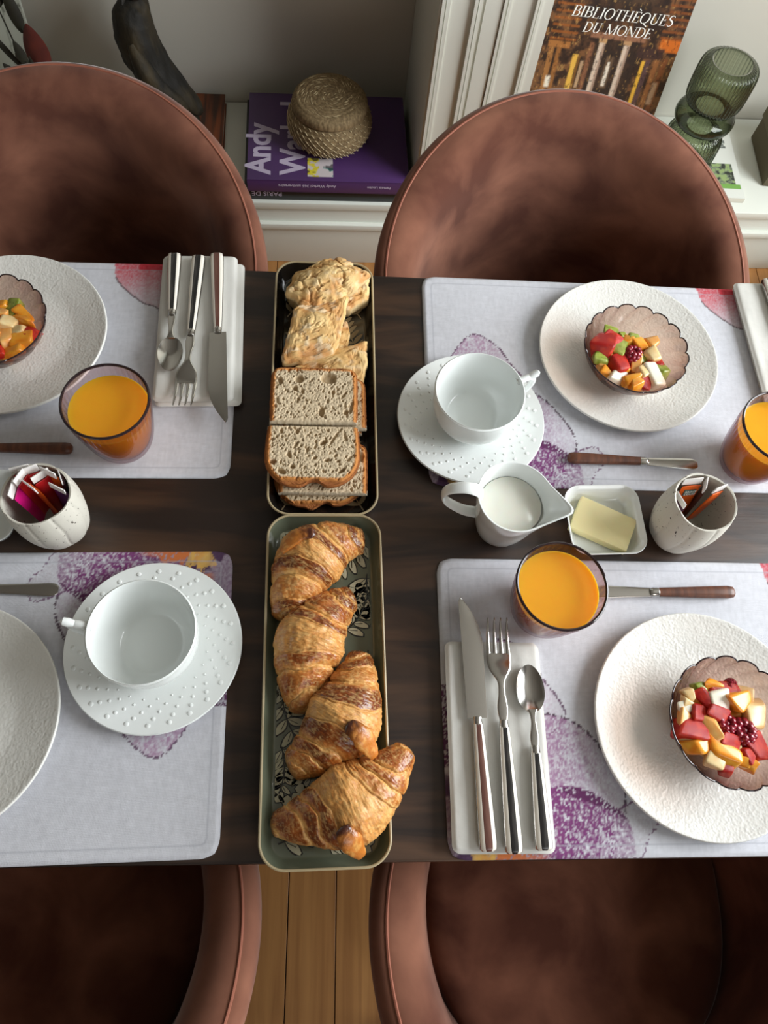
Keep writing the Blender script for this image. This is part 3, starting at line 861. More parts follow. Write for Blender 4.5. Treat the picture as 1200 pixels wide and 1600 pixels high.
RED, MAG, ORA, PUR, DRK, OR2 = (186, 24, 30), (206, 16, 120), (222, 92, 22), (92, 38, 110), (60, 20, 34), (226, 96, 24)
for a in ((-0.3145, 0.3235, 0.842, 1.5, 0.0185, MAG, 'magenta sugar stick with white end, leftmost in the left pot', (-0.12, 0.02)),
          (-0.3085, 0.3345, 0.846, 1.15, 0.016, RED, 'red sugar stick between the magenta and orange ones in the left pot', (-0.1, 0.06)),
          (-0.2985, 0.3285, 0.843, 2.5, 0.019, ORA, 'orange sugar stick seen edge-on in the middle of the left pot', (-0.06, 0.02)),
          (-0.2895, 0.3375, 0.843, 0.75, 0.019, RED, 'broad red sugar stick right of the orange one in the left pot', (0.0, 0.1)),
          (-0.302, 0.3425, 0.845, 0.45, 0.018, RED, 'red sugar stick with broad white end at the back of the left pot', (-0.05, 0.14)),
          (-0.3115, 0.3435, 0.844, 0.25, 0.019, RED, 'rearmost red sugar stick by the far rim of the left pot', (-0.08, 0.13)),
          (-0.282, 0.3435, 0.845, 2.7, 0.018, OR2, 'orange red sugar stick at the back right of the left pot', (0.04, 0.12)),
          (-0.2715, 0.3275, 0.841, 2.7, 0.018, PUR, 'purple sugar stick at the right rim of the left pot', (0.1, 0.0)),
          (-0.2695, 0.3385, 0.842, 2.0, 0.013, DRK, 'dark sugar stick behind the purple one in the left pot', (0.12, 0.08))):
    stick(*a[:7], lean=a[7], L=0.072)
g2 = 'sugar sticks in the right pot'
stick(0.391, 0.3485, 0.842, 0.08, 0.021, OR2, 'orange sugar stick with grey green label panel in the right pot', lean=(-0.08, 0.16), L=0.07, grp=g2, badge=True)
stick(0.421, 0.3405, 0.842, 0.42, 0.0165, OR2, 'narrow orange sugar stick leaning to the right rim of the right pot', lean=(0.12, 0.12), L=0.07, grp=g2)
stick(0.4075, 0.347, 0.8395, 1.2, 0.016, (64, 40, 34), 'dark brown sugar stick between the two orange ones in the right pot', lean=(0.02, 0.14), L=0.068, grp=g2)
stick(0.378, 0.331, 0.836, 1.95, 0.018, (84, 44, 66), 'dark purple sugar stick against the left rim of the right pot', lean=(-0.14, 0.0), L=0.066, grp=g2)


# ------------------------------------------------------------------ butter dish, pitcher
def dish_mesh():
    R = []
    for s, z, rr in ((0.062, 0.0, 0.012), (0.066, 0.001, 0.014), (0.078, 0.012, 0.017), (0.0865, 0.023, 0.019), (0.0885, 0.0255, 0.02), (0.0875, 0.0262, 0.0195), (0.0855, 0.0258, 0.019),
                     (0.076, 0.0145, 0.016), (0.068, 0.0062, 0.013), (0.06, 0.004, 0.011), (0.02, 0.004, 0.004)):
        R.append(ring(rrect(s, s * 0.97, rr, 8), z))
    return mesh('butter_dish', *loft(R), m_porc, ang=60)


DM = dish_mesh()
link('butter_dish', DM, None, (0.3135, 0.330, 0.75), math.radians(2.5), 'white square porcelain dish with butter beside the right stoneware pot', 'dish', 'white square dishes')
link('butter_dish', DM, None, (-0.3795, 0.331, 0.75), math.radians(3), 'white square porcelain dish at the left edge beside the left stoneware pot', 'dish', 'white square dishes')
v, f = slab(rrect(0.069, 0.0435, 0.0015, 3), 0, 0.0125, 0.0015)
v = np.array(v); v[:, 2] += 0.0006 * np.sin(v[:, 0] * 90) * (v[:, 2] > 0.006)
link('butter_slab', mesh('butter_slab', v, f, m_butter), None, (0.3145, 0.3285, 0.7545), math.radians(-25.6), 'pale yellow slab of butter lying in the square white dish', 'butter')


def pitcher():
    t = thing('milk_pitcher', 'white porcelain milk pitcher with loop handle next to the butter dish', 'pitcher', (0.1965, 0.331, 0.75), 0)
    n = 96; th = np.linspace(0, 2 * PI, n, endpoint=False); sp = -0.30

    def rg(r, z, k, rise):
        d = (th - sp + PI) % (2 * PI) - PI
        lob = np.exp(-(d / 0.42) ** 2) * k + np.exp(-(d / 0.16) ** 2) * k * 0.45
        back = np.exp(-((np.abs(d) - PI) / 0.9) ** 2)
        rr = r + lob; zz = z + rise * (np.exp(-(d / 0.4) ** 2) + 0.9 * back)
        return np.stack([rr * np.cos(th), rr * np.sin(th), zz], 1)
    O = [(0.0001, 0.0, 0, 0), (0.0245, 0.0, 0, 0), (0.0275, 0.0015, 0, 0), (0.0305, 0.012, 0, 0), (0.034, 0.03, 0.0, 0), (0.0365, 0.048, 0.001, 0), (0.039, 0.062, 0.005, 0.001), (0.0405, 0.072, 0.011, 0.003), (0.0412, 0.0785, 0.0145, 0.005),
         (0.0407, 0.0796, 0.0143, 0.005), (0.0392, 0.0786, 0.0135, 0.005), (0.0375, 0.071, 0.010, 0.003), (0.036, 0.0615, 0.004, 0.001), (0.0335, 0.047, 0.0, 0), (0.031, 0.03, 0, 0), (0.027, 0.01, 0, 0), (0.02, 0.005, 0, 0), (0.0001, 0.005, 0, 0)]
    O = interp_prof(O, 4)
    b = link('pitcher_body', mesh('pitcher_body', *loft([rg(*q) for q in O], True, (False, False)), m_porc, ang=60), t)
    a = PI - 0.08; ux, uy = math.cos(a), math.sin(a)
    P = cr([(0.036, 0.079), (0.043, 0.086), (0.055, 0.0885), (0.069, 0.083), (0.0755, 0.070), (0.071, 0.054), (0.058, 0.040), (0.046, 0.032), (0.031, 0.029)], 6)
    path = [(q[0] * ux, q[0] * uy, q[1]) for q in P]
    hw = np.interp(np.linspace(0, 1, len(path)), [0, 0.25, 0.6, 1], [0.0085, 0.0068, 0.0062, 0.007])
    # flat ribbon: wide across, thin along
    R = []
    pa = np.array(path); T = np.gradient(pa, axis=0); T /= np.linalg.norm(T, axis=1)[:, None]; side = np.array([-uy, ux, 0])
    for i in range(len(pa)):
        nrm = np.cross(T[i], side); aa = np.linspace(0, 2 * PI, 14, endpoint=False)
        R.append(pa[i] + hw[i] * np.cos(aa)[:, None] * side + 0.0024 * np.sin(aa)[:, None] * nrm)
    link('handle', mesh('handle', *loft(R), m_porc), t)
    O = [(0.0001, 0.0056), (0.0195, 0.0056), (0.0262, 0.0105), (0.0303, 0.03), (0.0327, 0.046), (0.0343, 0.056), (0.0339, 0.0566), (0.0001, 0.0566)]
    link('milk', mesh('milk', *lathe(O, 64), m_milk, ang=60), None, (0.1965, 0.331, 0.75), 0, 'milk standing in the white pitcher', 'milk')


pitcher()


# ------------------------------------------------------------------ serving trays
def leaf_poly(x, y, a, L, w, bend=0.0, n=9):
    t = np.linspace(0, 1, n); hw = w * np.sin(PI * t ** 0.85) ** 0.9 * 0.5
    cx = L * t; cy = bend * L * t * t
    up = np.stack([cx, cy + hw], 1); dn = np.stack([cx[::-1], cy[::-1] - hw[::-1]], 1)[1:-1]
    p = np.concatenate([up, dn]); c, s = math.cos(a), math.sin(a)
    return np.stack([x + c * p[:, 0] - s * p[:, 1], y + s * p[:, 0] + c * p[:, 1]], 1)


def flat_poly(polys, z):
    V = []; F = []; k = 0
    for p in polys:
        V.append(np.stack([p[:, 0], p[:, 1], np.full(len(p), z)], 1)); n = len(p)
        h = (n + 1) // 2
        # strip triangulated between upper and lower edges
        up = list(range(h)); dn = [0] + list(range(n - 1, h - 1, -1)) + [h - 1]
        for i in range(h - 1):
            q = [k + dn[i], k + dn[i + 1], k + up[i + 1], k + up[i]]
            q2 = []
            for s in q:
                if s not in q2: q2.append(s)
            if len(q2) >= 3: F.append(tuple(q2))
        k += n
    return np.concatenate(V), F


def ribbon(pts, w, z):
    P = np.array(pts); T = np.gradient(P, axis=0); T /= np.linalg.norm(T, axis=1)[:, None] + 1e-9; nrm = np.stack([-T[:, 1], T[:, 0]], 1)
    w = np.full(len(P), w) if np.isscalar(w) else np.array(w)
    a = P + nrm * w[:, None] / 2; b = P - nrm * w[:, None] / 2; n = len(P)
    V = np.concatenate([np.c_[a, np.full(n, z)], np.c_[b, np.full(n, z)]])
    return V, [(i, i + n, i + n + 1, i + 1) for i in range(n - 1)]


TRW, TRD, TRH = 0.1255, 0.358, 0.023


def tray(name, label, loc, rot, m_base):
    t = thing(name, label, 'tray', loc, rot)
    R = []
    for i, z, rr in ((0.011, 0.0, 0.016), (0.009, 0.0008, 0.017), (0.0022, TRH - 0.0045, 0.024), (0.0008, TRH - 0.0015, 0.0255)): R.append(ring(rrect(TRW - 2 * i, TRD - 2 * i, rr, 10), z))
    for i, z, rr in ((0.0022, TRH - 0.0015, 0.024), (0.0035, TRH - 0.005, 0.023), (0.0098, 0.0032, 0.0165), (0.0125, 0.0024, 0.014), (0.04, 0.0022, 0.008)): R.append(ring(rrect(TRW - 2 * i, TRD - 2 * i, rr, 10), z))
    link('tray_body', mesh('tray_body', *loft(R), m_base, ang=60), t)
    p = rrect(TRW - 0.0028, TRD - 0.0028, 0.0248, 12); p = np.concatenate([p, p[:1]])
    link('rim', mesh('rim', *tube(np.c_[p, np.full(len(p), TRH - 0.001)], 0.00135, 8, caps=False), m_trayrim), t)
    return t


def clipped(polys, w=TRW / 2 - 0.0135, d=TRD / 2 - 0.0135):
    return [np.clip(p, [-w, -d], [w, d]) for p in polys]


# bread tray: black with tan fern leaves curling in from the long sides
t1 = tray('bread_tray', 'long black tray with tan fern leaf print holding the bread', (-0.0098, 0.508, 0.75), math.radians(0.8), m_traydark)
LV = []; VE = []
for side in (-1, 1):
    for k in range(7):
        y0 = -0.165 + 0.054 * k; x0 = side * 0.047
        st = [(side * (0.047 - 0.034 * s + 0.012 * s * s), y0 + 0.052 * s) for s in np.linspace(0, 1, 8)]
        VE.append(ribbon(st, 0.0016, 0.0029))
        for j in range(6):
            px, py = st[j + 1]; base = math.atan2(1, -0.5 * side)
            for q in (-1, 1):
                LV.append(leaf_poly(px, py, base + q * 0.75, 0.021 - 0.001 * j, 0.0058, q * 0.35))
LV = clipped(LV); VE = [(np.clip(v, [-0.0495, -0.166, 0], [0.0495, 0.166, 1]), f) for v, f in VE]
link('leaf_print', mesh('leaf_print', *flat_poly(LV, 0.0026), m_tan, smooth=False), t1, kind='stuff')
link('stem_print', mesh('stem_print', *join(VE), m_tan, smooth=False), t1, kind='stuff')

# croissant tray: grey green with cream leaves outlined in black
t2 = tray('croissant_tray', 'long grey green tray with cream floral print holding the croissants', (-0.0012, 0.1515, 0.75), math.radians(1.4), m_traygreen)
LV = []; OU = []; VE = []; r2 = random.Random(3)


def flower(x, y, r, n, ph):
    for k in range(n):
        a = ph + 2 * PI * k / n; LV.append(leaf_poly(x + r * .35 * math.cos(a), y + r * .35 * math.sin(a), a, r * .65, r * 0.5)); OU.append(leaf_poly(x + r * .28 * math.cos(a), y + r * .28 * math.sin(a), a, r * .8, r * 0.64))


def spray(x, y, a, L, n, sz, bend):
    sz = sz * 1.35
    st = []
    for s in np.linspace(0, 1, 12): st.append((x + L * s * math.cos(a + bend * s), y + L * s * math.sin(a + bend * s)))
    VE.append(ribbon(st, 0.0013, 0.0033))
    for j in range(1, 12, max(1, 12 // n)):
        px, py = st[j]
        for q in (-1, 1):
            aa = a + bend * j / 11 * 2 + q * 0.8; s = sz * (1 - 0.045 * j)
            OU.append(leaf_poly(px, py, aa, s * 1.16, s * 0.52, q * .25)); LV.append(leaf_poly(px + s * .05 * math.cos(aa), py + s * .05 * math.sin(aa), aa, s, s * 0.38, q * .25))
            VE.append(ribbon([(px + s * k * math.cos(aa), py + s * k * math.sin(aa)) for k in (0.1, 0.35, 0.6)], 0.0006, 0.0034))


flower(-0.040, 0.156, 0.017, 9, 0.2); flower(0.041, 0.085, 0.022, 10, 0.5); flower(0.046, -0.09, 0.018, 8, 0.1); flower(-0.036, -0.105, 0.019, 8, 0.7); flower(0.03, -0.155, 0.018, 9, 0)
for a in ((0.046, 0.155, -2.0, 0.06, 6, 0.017, -0.4), (0.02, 0.05, 0.6, 0.05, 5, 0.015, 0.4), (0.046, 0.03, -1.7, 0.075, 6, 0.017, 0.4), (-0.045, 0.06, -1.3, 0.07, 6, 0.017, -0.3),
          (-0.043, -0.02, -1.45, 0.07, 6, 0.018, 0.4), (0.03, -0.075, -2.3, 0.06, 6, 0.015, -0.5), (-0.045, -0.155, 0.3, 0.07, 6, 0.016, 0.3), (-0.01, -0.11, -0.5, 0.05, 5, 0.015, 0.6), (-0.02, 0.15, -0.3, 0.05, 5, 0.014, 0.5), (0.044, -0.04, -1.6, 0.05, 5, 0.014, -0.4),
          (-0.047, 0.02, -1.6, 0.05, 5, 0.016, 0.3), (-0.044, -0.065, -1.2, 0.045, 5, 0.015, -0.4), (0.0, -0.160, 0.15, 0.045, 5, 0.015, 0.2), (-0.046, 0.105, -1.5, 0.05, 5, 0.015, 0.3), (0.047, 0.115, -1.7, 0.05, 5, 0.017, 0.3)):
    spray(*a)
link('leaf_print', mesh('leaf_print', *flat_poly(clipped(LV), 0.0030), m_cream, smooth=False), t2, kind='stuff')
link('outline_print', mesh('outline_print', *flat_poly(clipped(OU), 0.0026), m_ink, smooth=False), t2, kind='stuff')
VE = [(np.clip(v, [-0.0495, -0.166, 0], [0.0495, 0.166, 1]), f) for v, f in VE]
link('stem_print', mesh('stem_print', *join(VE), m_ink, smooth=False), t2, kind='stuff')


# ------------------------------------------------------------------ croissants
def bez(P, t):
    P = [np.array(p, float) for p in P]; t = t[:, None]
    return (1 - t) ** 3 * P[0] + 3 * (1 - t) ** 2 * t * P[1] + 3 * (1 - t) * t * t * P[2] + t ** 3 * P[3]


def croissant(pts, rmax, seed, label, tips=(0.010, 0.010), burn=0.5, tab=None, peak=0.5, zlift=0.0, hook=0.0):
    n, m = 230, 132
    t = np.linspace(0, 1, n); C = bez(pts, t); d = np.gradient(C, axis=0); s = np.r_[0, np.cumsum(np.hypot(*np.diff(C, axis=0).T))]; Ltot = s[-1]; u = s / Ltot
    T = d / np.linalg.norm(d, axis=1)[:, None]; Nn = np.stack([-T[:, 1], T[:, 0]], 1)
    th = np.linspace(0, 2 * PI, m, endpoint=False)
    q = np.where(u < peak, (u - peak) / peak, (u - peak) / (1 - peak))     # -1..1
    r0 = np.where(q < 0, tips[0], tips[1]); R = r0 + (rmax - r0) * (1 - np.abs(q) ** 1.32)
    R = R * np.sqrt(np.clip(1 - np.clip((np.abs(q) - 0.93) / 0.07, 0, 1) ** 2 * 0.97, 0.02, 1))
    Q, TH = np.meshgrid(q, th, indexing='ij'); U, _ = np.meshgrid(u, th, indexing='ij')
    wob = 0.16 * (fbm(TH * 1.3 + 10, U * 7, seed, 3) - 0.5) + 0.13 * np.cos(TH - 1.4 + 1.1 * np.sign(Q) + 0.3 * (seed % 5 - 2))
    K = 4.1; A = np.abs(Q * K + wob * 3.6 * np.sign(Q)); A = A + 0.22 * np.sin(A * 2.3 + seed); seg = np.floor(A); fr = A - seg
    centre = (A < 1.15)
    bulge = np.where(centre, 0.05, 0.085 * (np.sin(PI * np.clip(fr, 0, 1)) ** 0.55 - 0.45))
    crease = -0.07 * np.exp(-(np.minimum(fr, 1 - fr) / 0.05) ** 2) * (A > 0.7)
    stepd = 0.035 * (1 - fr) * (~centre)
    flake = 0.075 * (fbm(U * 24 + seed, TH * 5, seed + 5, 4) - 0.5) + 0.034 * (fbm(U * 110, TH * 4 + U * 20, seed + 8, 3) - 0.5) + 0.03 * (fbm(U * 60 + TH * 6, TH * 14 - U * 30, seed + 14, 3) - 0.5)
    big = 0.14 * (fbm(U * 5, TH * 1.3 + 3, seed + 11, 3) - 0.5)
    rad = R[:, None] * (1 + bulge + crease + stepd + flake + big)
    # cross-section: flat below, domed above
    turn = np.sign(np.cross(C[n // 2] - C[0], C[-1] - C[n // 2]))              # the outer side of the bend swells most
    rad = rad * (1 + 0.19 * np.clip(-turn * np.cos(TH), 0, 1) * (1 - np.abs(Q) ** 1.3))
    yy = rad * np.cos(TH); zz = rad * np.sin(TH) * 0.92
    zz = np.where(zz < 0, zz * 0.62, zz)
    base = R * 0.62
    zc = 0.0 + base
    X = C[:, 0:1] + Nn[:, 0:1] * yy; Y = C[:, 1:2] + Nn[:, 1:2] * yy; Z = zc[:, None] + zz
    Z = np.maximum(Z, 0.0) + 0.7553 + zlift + hook * np.clip(1 - U / 0.4, 0, 1) ** 1.5
    fl = fbm(U * 46 + TH * 5, TH * 11 - U * 34, seed + 31, 4); crk = np.abs(fbm(U * 16 + 3, TH * 4.2 + U * 9, seed + 33, 4) - 0.5)
    # colour of the crust: golden layers, brown glaze on the ridges, pale dough where layers part
    g = fbm(U * 13, TH * 2.2 + 7, seed + 21, 4); st = fbm(U * 200, TH * 5 + U * 40, seed + 25, 3); fine = fbm(U * 60, TH * 18, seed + 27, 3)
    c = np.zeros(Q.shape + (3,)) + lin((212, 142, 66))
    c = mix3(c, (234, 180, 102), sm(0.42, 0.62, g) * 0.85)
    sr = _h(seg + 3, np.sign(Q) + 2, seed)            # every wrap browned differently
    top = sm(-0.3, 0.75, np.sin(TH))
    glaze = np.where(centre, 0.12 * sm(0.5, 0.7, g), sm(0.04, 0.22, fr) * sm(1.0, 0.62, fr) * (0.30 + 0.75 * sr) * (0.55 + 0.9 * (g - 0.3))) * (0.35 + 0.65 * top)
    c = mix3(c, (168, 84, 28), np.clip(glaze * 2.0, 0, 0.97)); c = mix3(c, (98, 42, 16), np.clip((glaze - 0.30) * 2.6 * burn * 2, 0, 0.92))
    c = mix3(c, (86, 40, 18), sm(0.74, 0.98, np.abs(Q)) * burn * 0.75 * sm(0.3, 0.6, g))
    pale = np.exp(-(np.minimum(fr, 1 - fr) / 0.055) ** 2) * (A > 0.7) * (0.35 + 0.6 * sr)
    c = mix3(c, (240, 202, 132), pale * 0.75)
    c = mix3(c, (220, 162, 92), centre * (0.5 + 0.5 * fine) * 0.7)
    c = mix3(c, (150, 92, 44), centre * sm(0.62, 0.72, st) * 0.6)
    c = mix3(c, (238, 196, 124), sm(0.56, 0.74, st) * 0.38); c = mix3(c, (150, 80, 30), sm(0.46, 0.3, st) * 0.35)
    c = mix3(c, (176, 98, 36), sm(0.57, 0.70, fl) * 0.30 * top); c = mix3(c, (246, 206, 136), sm(0.42, 0.32, fl) * 0.30)
    c = mix3(c, (128, 66, 26), sm(0.018, 0.004, crk) * 0.4 * top)
    c = mix3(c, (232, 186, 108), sm(0.1, -0.75, np.sin(TH)) * 0.55)
    V = np.stack([X, Y, Z], -1).reshape(-1, 3); cc = c.reshape(-1, 3)
    i = np.arange((n - 1) * m); a = i; r_ = i // m; cI = i % m; b = r_ * m + (cI + 1) % m
    F = np.stack([a, b, b + m, a + m], 1)
    ctr = np.array([V[:, 0].mean(), V[:, 1].mean(), V[:, 2].min()])
    k = len(V); e0 = V[:m].mean(0); e1 = V[-m:].mean(0); V = np.concatenate([V, [e0, e1]]); cc = np.concatenate([cc, [cc[0], cc[-m]]])
    F4 = [tuple(q) for q in F] + [(k, (j + 1) % m, j) for j in range(m)] + [(k + 1, (n - 1) * m + j, (n - 1) * m + (j + 1) % m) for j in range(m)]
    o = thing('croissant', label, 'croissant', tuple(ctr), 0, 'croissants on the grey green tray')
    link('crust', mesh('crust', V - ctr, F4, m_croi, cols=cc, ang=None), o)
    if tab:
        (x0, y0, z0), (x1, y1, z1), (x2, y2, z2), w0, w1 = tab
        P = cr([(x0, y0, z0 - 0.003), (x1, y1, z1 - 0.004), (x2, y2, z2 - 0.001)], 12); nn = len(P); rr = np.interp(np.linspace(0, 1, nn), [0, 0.12, 0.6, 1], [0.002, w0, w1, w1 * 0.45])
        v, f = tube(P, rr, 24, flat=(0.5, 1.05)); v = np.asarray(v); v = v + (0.0012 * (fbm(v[:, 0] * 420, v[:, 1] * 420 + v[:, 2] * 200, seed + 3, 3) - 0.5))[:, None] * np.array([1, 1, 1.5])
        tt = np.repeat(np.linspace(0, 1, nn), 24); nz = fbm(v[:, 0] * 300, v[:, 1] * 300, seed, 3)
        col = np.zeros((len(v), 3)) + lin((196, 118, 46)); col = mix3(col, (70, 34, 24), sm(0.6, 0.1, tt + 0.5 * (nz - 0.5))); col = mix3(col, (232, 178, 96), sm(0.55, 0.7, nz) * 0.55 * sm(0.2, 0.6, tt))
        link('dough_tip', mesh('dough_tip', v - ctr, f, m_croi, cols=col, ang=None), o)


croissant([(0.0405, 0.3015), (-0.005, 0.302), (-0.0345, 0.262), (-0.0415, 0.2095)], 0.032, 11, 'darkest browned croissant at the far end of the tray', (0.012, 0.015), 1.0,
          ((-0.014, 0.2935, 0.8125), (-0.032, 0.2905, 0.811), (-0.049, 0.277, 0.796), 0.006, 0.007), 0.47)
croissant([(0.0300, 0.2385), (-0.0055, 0.225), (-0.0300, 0.168), (-0.0205, 0.1165)], 0.0325, 23, 'second croissant from the far end of the tray, pale in its middle', (0.011, 0.013), 0.6, None, 0.5)
croissant([(0.0360, 0.1800), (0.0275, 0.128), (0.0125, 0.087), (-0.0355, 0.0635)], 0.0335, 37, 'third croissant from the far end of the tray, with a dark dough tip', (0.010, 0.012), 0.6,
          ((0.0200, 0.0985, 0.8135), (0.034, 0.0890, 0.8115), (0.0480, 0.0715, 0.790), 0.007, 0.0105), 0.52)
croissant([(0.0815, 0.0815), (0.054, 0.047), (0.016, 0.018), (-0.0505, 0.0125)], 0.0335, 52, 'nearest croissant on the tray, its tip poking over the right rim', (0.0095, 0.0085), 0.5,
          ((0.0165, 0.0095, 0.8125), (0.0235, -0.001, 0.809), (0.036, -0.0150, 0.783), 0.007, 0.0105), 0.5, 0.001, 0.017)


# ------------------------------------------------------------------ bread
def slice_mesh(w, d, th, crust_far, crust_near, seed, bulge=0.0, holes=()):
    """half a bread slice lying flat: crumb face up; crust along the sides and the far or near edge"""
    st = 0.0006; nu = int(w / st); nv = int(d / st); u = np.linspace(-1, 1, nu); v = np.linspace(0, 1, nv); U, Vv = np.meshgrid(u, v)
    rnd_far = crust_far; e = Vv if rnd_far else 1 - Vv                       # e -> 1 at the crusted edge
    half = w / 2 * (1 + bulge * np.sin(PI * np.clip(e, 0, 1)) ** 1.0); rr = 0.012 if rnd_far else 0.034
    tt = np.clip((e * d - (d - rr)) / rr, 0, 1); half = half - rr * (1 - np.sqrt(np.clip(1 - tt ** 2, 0, 1)))
    X = U * half; Y = Vv * d
    if crust_near: Y = Y + 0.004 * np.sin(U * 3.0 + seed) * (1 - Vv)
    ed = np.minimum(half - np.abs(X), np.where(rnd_far, d - Y, Y))
    hsz = np.zeros_like(X)
    # open crumb
    n1 = fbm(X * 620, Y * 620, seed, 3); n2 = fbm(X * 170 + 5, Y * 120, seed + 3, 2)
    h = -0.0004 * sm(0.40, 0.30, n1)
    rs = random.Random(seed); small = []
    for _ in range(420):
        a_ = 0.00045 + 0.0010 * rs.random() ** 2.5; small.append((rs.uniform(-w / 2, w / 2) * 0.94, rs.uniform(0.03, 0.97) * d, a_, a_ * rs.uniform(1.0, 2.2), rs.uniform(-.7, .7)))
    for hx, hy, ha, hb, hr in list(holes) + small:
        dx = X - hx; dy = Y - hy; c_, s_ = math.cos(hr), math.sin(hr); q = np.hypot((c_ * dx + s_ * dy) / ha, (-s_ * dx + c_ * dy) / hb) + 0.25 * (n1 - 0.5)
        h = np.minimum(h, -min(0.006, 1.6 * ha + 0.0004) * sm(1.1, 0.7, q))
    h = np.maximum(h, -th * 0.62)
    Z = th + h + 0.0010 * (n1 - 0.5); Z = Z - 0.0035 * sm(0.0030, 0, ed) * (ed < 0.003)
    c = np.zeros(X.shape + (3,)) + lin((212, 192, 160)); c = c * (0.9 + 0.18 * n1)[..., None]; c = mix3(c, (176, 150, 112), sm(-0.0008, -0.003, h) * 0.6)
    c = mix3(c, (186, 166, 134), sm(0.5, 0.62, fbm(X * 60, Y * 60, seed + 9, 2)) * 0.3)
    cr_ = sm(0.0062, 0.0032, ed + 0.002 * (n2 - 0.5)); c = mix3(c, (196, 128, 62), cr_); c = mix3(c, (132, 72, 30), sm(0.0022, 0.0, ed) * (0.4 + 0.6 * n2))
    P = np.stack([X, Y, Z], -1).reshape(-1, 3); idx = np.arange(nu * nv).reshape(nv, nu); rim = np.concatenate([idx[0], idx[1:, -1], idx[-1, -2::-1], idx[-2:0:-1, 0]])
    mids = []; cc = [c.reshape(-1, 3)]; V = [P]; rp = P[rim]; k = len(rim); ctr = rp.mean(0)
    is_crust = (np.where(rnd_far, rp[:, 1] > 0.004, rp[:, 1] < d - 0.004)) if not (crust_near and rnd_far) else np.ones(k, bool)
    for z, o in ((th * 0.75, 0.0009), (th * 0.4, 0.0012), (th * 0.12, 0.0004), (0.0, -0.0015)):
        w_ = rp.copy(); dr = w_[:, :2] - ctr[:2]; dr /= np.linalg.norm(dr, axis=1)[:, None]
        nz = fbm(w_[:, 0] * 500 + z * 900, w_[:, 1] * 500, seed + 4, 2); w_[:, :2] += dr * (o + 0.0012 * (nz[:, None] - 0.5)); w_[:, 2] = z; V.append(w_)
        ck = np.zeros((k, 3)) + lin((206, 192, 166)) * (0.85 + 0.3 * nz)[:, None]
        ck = np.where(is_crust[:, None], mix3(np.zeros((k, 3)) + lin((184, 112, 50)), (112, 58, 26), nz * 0.9), ck); cc.append(ck)
    F = [gridf(nu, nv)]; b0 = nu * nv; prev = rim
    for q in range(4):
        cur = b0 + q * k + np.arange(k); F.append(np.stack([prev, cur, np.roll(cur, -1), np.roll(prev, -1)], 1)); prev = cur
    F = np.concatenate(F); V = np.concatenate(V); cc = np.concatenate(cc)
    return mesh('bread_slice', V, [tuple(q) for q in F] + [tuple(prev[::-1])], m_bread, cols=cc, ang=None)


def place_slice(me, x, y, z, rz, tilt, label, roll=0.0):
    return link('bread_slice', me, None, (x, y, z), (tilt, roll, rz), label, 'bread', 'sourdough bread slices')


HA = [(-0.0395, 0.052, .003, .0055, .3), (-0.0175, 0.0545, .0055, .0055, 0), (0.0165, 0.0560, .0095, .0075, 0), (-0.022, 0.042, .003, .004, 0), (-0.0135, 0.038, .002, .004, .1), (0.022, 0.0375, .0022, .0035, 0), (0.0345, 0.034, .0018, .006, -.6),
      (0.043, 0.018, .0022, .009, -.15), (0.009, 0.012, .0035, .007, 0), (-0.018, 0.028, .002, .003, 0), (0.016, 0.026, .0016, .003, 0), (0.037, 0.012, .003, .004, -.5), (-0.042, 0.026, .0015, .005, 0)]
HB = [(-0.036, 0.064, .002, .004, 0), (-0.018, 0.064, .0025, .004, 0), (-0.019, 0.046, .0018, .006, -.5), (0.012, 0.050, .0052, .003, .6), (0.024, 0.056, .0018, .011, -.5), (0.037, 0.058, .0016, .007, .3), (-0.026, 0.033, .0022, .005, .3), (-0.006, 0.040, .002, .003, 0),
      (0.003, 0.030, .0028, .002, .3), (0.016, 0.027, .0035, .0022, .5), (0.029, 0.026, .0022, .002, .4), (-0.044, 0.024, .004, .003, 0), (-0.022, 0.018, .003, .003, 0), (0.042, 0.030, .002, .005, -.5), (0.033, 0.014, .006, .0024, .7), (-0.034, 0.012, .006, .0032, -.6), (0.026, 0.033, .0016, .003, -.5)]
place_slice(slice_mesh(0.096, 0.066, 0.0115, True, False, 66, 0.0, ()), -0.0120, 0.4395, 0.7538, math.radians(0.5), 0, 'half slice of bread lying lowest beneath the rectangular slice')
place_slice(slice_mesh(0.0965, 0.066, 0.0125, True, False, 61, 0.0, ()), -0.0075, 0.4390, 0.7655, math.radians(1.5), math.radians(1.5), 'half slice of bread in the middle beneath the rectangular slice')
place_slice(slice_mesh(0.0985, 0.0705, 0.0135, True, False, 62, 0.01, HA), -0.0200, 0.4385, 0.7790, math.radians(0.5), math.radians(2.5), 'rectangular half slice of bread with a flat far crust, on top')
place_slice(slice_mesh(0.100, 0.062, 0.0105, False, True, 63, 0.02, ()), -0.0115, 0.3465, 0.7538, math.radians(1.0), 0, 'bottom half slice of bread at the near end of the tray, crust side exposed')
place_slice(slice_mesh(0.098, 0.064, 0.0100, True, False, 65, 0.01, ((0.043, 0.046, .004, .005, 0),)), -0.0075, 0.3565, 0.7645, math.radians(0.5), 0, 'half slice of bread jammed under the rounded slice')
place_slice(slice_mesh(0.1025, 0.0705, 0.0120, False, True, 64, 0.03, HB), -0.0200, 0.3630, 0.7765, math.radians(0.3), math.radians(-2.0), 'rounded half slice of bread with dark near crust, topmost of the front pair')


